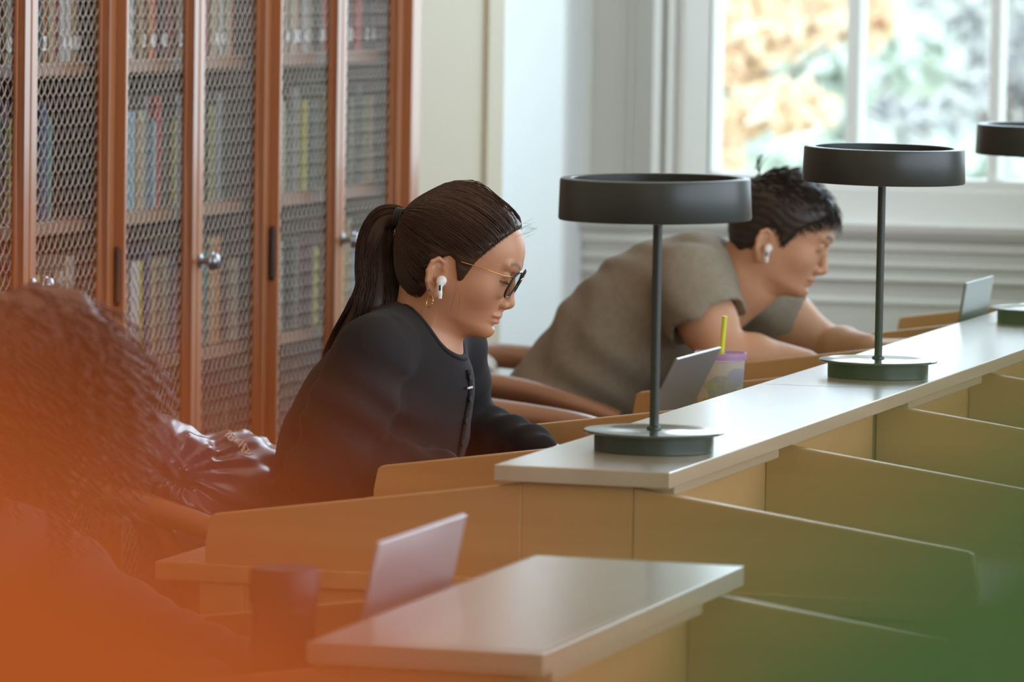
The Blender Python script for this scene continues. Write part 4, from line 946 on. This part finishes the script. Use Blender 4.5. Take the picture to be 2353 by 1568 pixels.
for S_a,E_a,H_a in ((S1,E1,H1),(S2,E2,H2)): C.chain([(S_a,.068),(E_a,.056)],.02,fold=(.004,.07,.9,1.6)); C.chain([(E_a,.056),(H_a,.036)],.02,fold=(.004,.05,.9,1.6))
C.ell(nk+HD3.M[:,2]*.03,(.066,.066,.05),.006,HD3.M,'sub')
mesh_obj('sweater',[C.mesh(1)],M['mauve'],NR)
L_=Field((-.70,YN-.34,.04),(.20,YN+.34,.72),.010)
for sy in (-1,1): yy=YN+.11*sy; L_.chain([((-.40,yy,.54),.105),((.0,yy,.515),.072),((-.02,yy,.27),.060),((-.04,yy,.10),.055)],.03)
mesh_obj('trousers',[L_.mesh(1)],M['jeans'],NR)
for sy in (-1,1):
    yy=YN+.11*sy; Sh=Field((-.12,yy-.06,0.0),(.22,yy+.06,.12),.006); Sh.chain([((-.04,yy,.048),.042),((.04,yy,.045),.040),((.13,yy,.034),.032)],.02); mesh_obj('shoe',[Sh.mesh(1)],M['shoe'],NR)
hl_c=lambda x: np.interp(x,[-.10,-.03,-.01,.012,.03,.045,.060,.08,.10],[-.075,-.07,-.03,.0,.01,.05,.085,.112,.118])
HC_=cap_field(HD3,hl_c,.013,soft=.016,step=.004)
rg=np.random.default_rng(21); roots=[]
while len(roots)<950:
    x=rg.uniform(-.095,.09); z=rg.uniform(-.06,.135)
    if z<hl_c(x)+.004: continue
    ys=np.linspace(0,.09,60); d=head_base(np.stack([np.full(60,x),ys,np.full(60,z)],1),HW,1.); s_=np.where(d<0)[0]
    if len(s_): roots.append((x,rg.choice((-1,1))*ys[s_[-1]],z))
roots=np.array(roots); N_=(roots-c0); N_/=np.linalg.norm(N_,axis=1)[:,None]
Rw=HD3.O+(roots@HD3.M.T); Nw=N_@HD3.M.T; n_=len(Rw); m_=46; t=np.linspace(0,1,m_)
Lc=np.where((roots[:,0]>.02)&(roots[:,1]<.03),.11+.11*rg.random(n_),.05+.07*rg.random(n_)); sd=np.where(Nw[:,1]>0,1,-1)
# flow over the head, then hang beside the face
P3=np.zeros((n_,m_,3)); p=Rw+Nw*.010; v=Nw*.15+np.array((.30,0,.0))+rg.normal(size=(n_,3))*.15
for j in range(m_):
    P3[:,j]=p; st=(Lc/m_)[:,None]; v=v+np.array((.0,0,-.16))*1.0; v/=np.maximum(np.linalg.norm(v,axis=1),1e-6)[:,None]
    p=p+v*st; q=(p-HD3.O)@HD3.M; d=head_base(q,HW,1.)-.011; push=np.clip(-d+.0,0,.02); qn=q-c0; qn/=np.linalg.norm(qn,axis=1)[:,None]; p=p+(qn@HD3.M.T)*push[:,None]
ph=rg.random(n_)*6.28; fr_=Lc/.021*6.28; amp=(.0040*np.clip(t*4,0,1))
for j in range(m_): P3[:,j]+=np.stack([np.cos(ph+fr_*t[j]),np.sin(ph+fr_*t[j])*.9,.4*np.sin(ph+fr_*t[j])],1)*amp[j]
mesh_obj('hair',[HC_.mesh(1),hair_strands(P3,.0017)],M['hair_c'],NR)
# ================================================================ puffer jacket over the woman's chair
M['puffer']=mat('shiny plum nylon',(.115,.070,.120),.28,spec=.8,coat=.15)
def drape(name,lobes,cuts,label,m,h=.0045,rid=None,rel=(0,0,0)):
    P=np.array([l[0] for l in lobes]); lo=P.min(0)-.16; hi=P.max(0)+.16; J=Field(lo,hi,h)
    for c,r,k in lobes: J.ell(c,r,k)
    for c,r,k in cuts: J.ell(c,r,k,mode='sub')
    for a,b,r in (rid or []): J.cone(a,b,r,r*.6,.008)
    return J
Jp=lambda x,y,Y: onY(x,y,Y)
lob=[(Jp(330,1030,.86),(.070,.085,.055),.02),(Jp(395,1065,.90),(.070,.080,.055),.02),(Jp(380,1130,.92),(.060,.10,.070),.02),(Jp(520,1060,1.03),(.062,.12,.045),.012),(Jp(600,1085,1.10),(.055,.12,.036),.014),(Jp(560,1130,1.03),(.075,.14,.060),.02),(Jp(470,1150,.95),(.055,.10,.075),.02),(Jp(520,1230,1.02),(.070,.17,.12),.03),(Jp(450,1300,1.03),(.055,.19,.16),.03),(Jp(655,1095,1.2),(.05,.10,.04),.02)]
J=drape('j',lob,[],'',None)
rgj=np.random.default_rng(3)
g=np.stack(np.meshgrid(*J.ax,indexing='ij'),-1)
# quilting channels and gathered creases pressed into the cloth
pin=Jp(462,1080,.93); q=g-pin; ang=np.arctan2(q[...,2],q[...,0]); rr_=np.linalg.norm(q[...,[0,2]],axis=-1)
J.d+=(.0045*np.sin(ang*13+2*np.sin(q[...,1]*14))*np.exp(-rr_/.075)*np.clip(rr_/.02,0,1)).astype(f32)
J.d+=(.0030*np.sin(g[...,0]*60+g[...,2]*70+3*np.sin(g[...,1]*16+g[...,2]*24))+.0012*np.sin(g[...,1]*80+4*np.sin(g[...,0]*42)+g[...,0]*90)).astype(f32)
VJ,QJ=J.mesh(1)
jk=mesh_obj('jacket',[(VJ,QJ)],M['puffer']); tag(jk,'shiny plum puffer jacket hung over the back of the woman’s wooden chair','jacket')
# white stitched lettering, too small to read, along the jacket's shoulder seam
LT=mat('off white lettering',(.85,.78,.72),.6); m=MB()
def jtop(x,y):
    s_=(np.abs(VJ[:,0]-x)<.006)&(np.abs(VJ[:,1]-y)<.012); return VJ[s_][:,2].max()+.0005 if s_.any() else None
a=Jp(535,1028,1.0); b=Jp(592,1062,1.0); k=0
for i in range(9):
    t0=i/9.; bx_=a[0]+(b[0]-a[0])*t0; w_=(b[0]-a[0])/9*.8
    shapes={0:[(0,0),(0,1),(.5,.4),(1,1),(1,0)],1:[(1,1),(0,1),(0,.5),(.8,.5),(0,.5),(0,0),(1,0)],2:[(0,0),(0,1),(1,.7),(1,.3),(0,0)],3:[(.5,0),(.5,1)],4:[(1,.9),(.2,1),(0,.5),(.2,0),(1,.1)]}[i%5]
    pts=[]
    for u_,v_ in shapes:
        x=bx_+w_*u_; y=.965+.020*v_; z=jtop(x,y)
        if z is not None: pts.append((x,y,z+.0012))
    if len(pts)>1: m.tube(pts,.0013,5)
lt=m.build('lettering',LT,None); lt.parent=jk
# pale jacket over the man's chair
M['pale']=cloth_mat('cream fleece',(.70,.66,.62),noise=((.60,.55,.50),60)); M['fur']=cloth_mat('brown fleece lining',(.22,.13,.075))
lob=[(Jp(1052,812,3.20),(.030,.07,.030),.015),(Jp(1085,850,3.22),(.040,.09,.030),.02),(Jp(1040,880,3.15),(.030,.12,.070),.02),(Jp(1045,960,3.15),(.028,.13,.12),.03)]
J=drape('p',lob,[],'',None,h=.005); gg=np.stack(np.meshgrid(*J.ax,indexing='ij'),-1); J.d+=(.003*np.sin(gg[...,1]*75+4*np.sin(gg[...,2]*35))).astype(f32)
o=mesh_obj('jacket',[J.mesh(1)],M['pale']); tag(o,'cream jacket hung over the back of the man’s wooden chair','jacket')
# ================================================================ near the lens: two upright books on a low bookcase
M['orange']=mat('orange book cloth',(.56,.115,.009),.7); M['greenb']=mat('green book cloth',(.066,.165,.052),.7)
#@@PART6
LB=CP+CF*.30
zt=LB[2]-.238
lowb=empty('low_bookcase',(LB[0],LB[1],0),math.radians(16.8),'low wooden bookcase right in front of the lens, below the picture','bookcase')
for nm,lo,hi in (('top_board',(-.47,-.10,zt-.022),(.47,.16,zt)),('side_board',(-.45,-.08,0),(-.43,.14,zt-.022)),('side_board',(.43,-.08,0),(.45,.14,zt-.022)),('back_board',(-.43,-.08,.02),(.43,-.07,zt-.022)),('shelf_board',(-.43,-.07,.60),(.43,.14,.62)),('plinth_board',(-.43,-.07,0),(.43,.12,.08))):
    MB().box(lo,hi).build(nm,M['cherry'],lowb,bevel=.002)
def bigbook(px,py,ang,depth,w,hgt,th,mt,label,side):
    """upright book leaning over; (px,py) is where its top corner appears, ang the slope of its top edge"""
    r_=CF+CR*(px-1176.5)/FPX-CU*(py-784)/FPX; P=CP+r_*depth
    o=empty('book',tuple(P),0,label,'book')
    right=CR*math.cos(ang)+CU*math.sin(ang); up=-CR*math.sin(ang)+CU*math.cos(ang); fw=-CF
    o.matrix_world=Matrix(((right[0],fw[0],up[0],P[0]),(right[1],fw[1],up[1],P[1]),(right[2],fw[2],up[2],P[2]),(0,0,0,1)))
    x0,x1=(-w,0) if side<0 else (0,w)
    m=MB(); m.box((x0,-.002,-hgt),(x1,0,0)); m.box((x0,-th,-hgt),(x1,-th+.002,0)); xs=x0 if side<0 else x1-.003; m.box((xs,-th,-hgt),(xs+.003,0,0)); m.build('cover',mt,o,bevel=.0006)
    MB().box((x0+.004,-th+.002,-hgt+.003),(x1-.004,-.002,-.004)).build('page_block',PAPER,o)
bigbook(1270,1625,math.radians(-30),.285,.17,.24,.022,M['orange'],'bright orange book far out of focus close to the lens at lower left',-1)
bigbook(1290,1640,math.radians(36),.30,.17,.24,.022,M['greenb'],'green book far out of focus close to the lens at lower right',1)
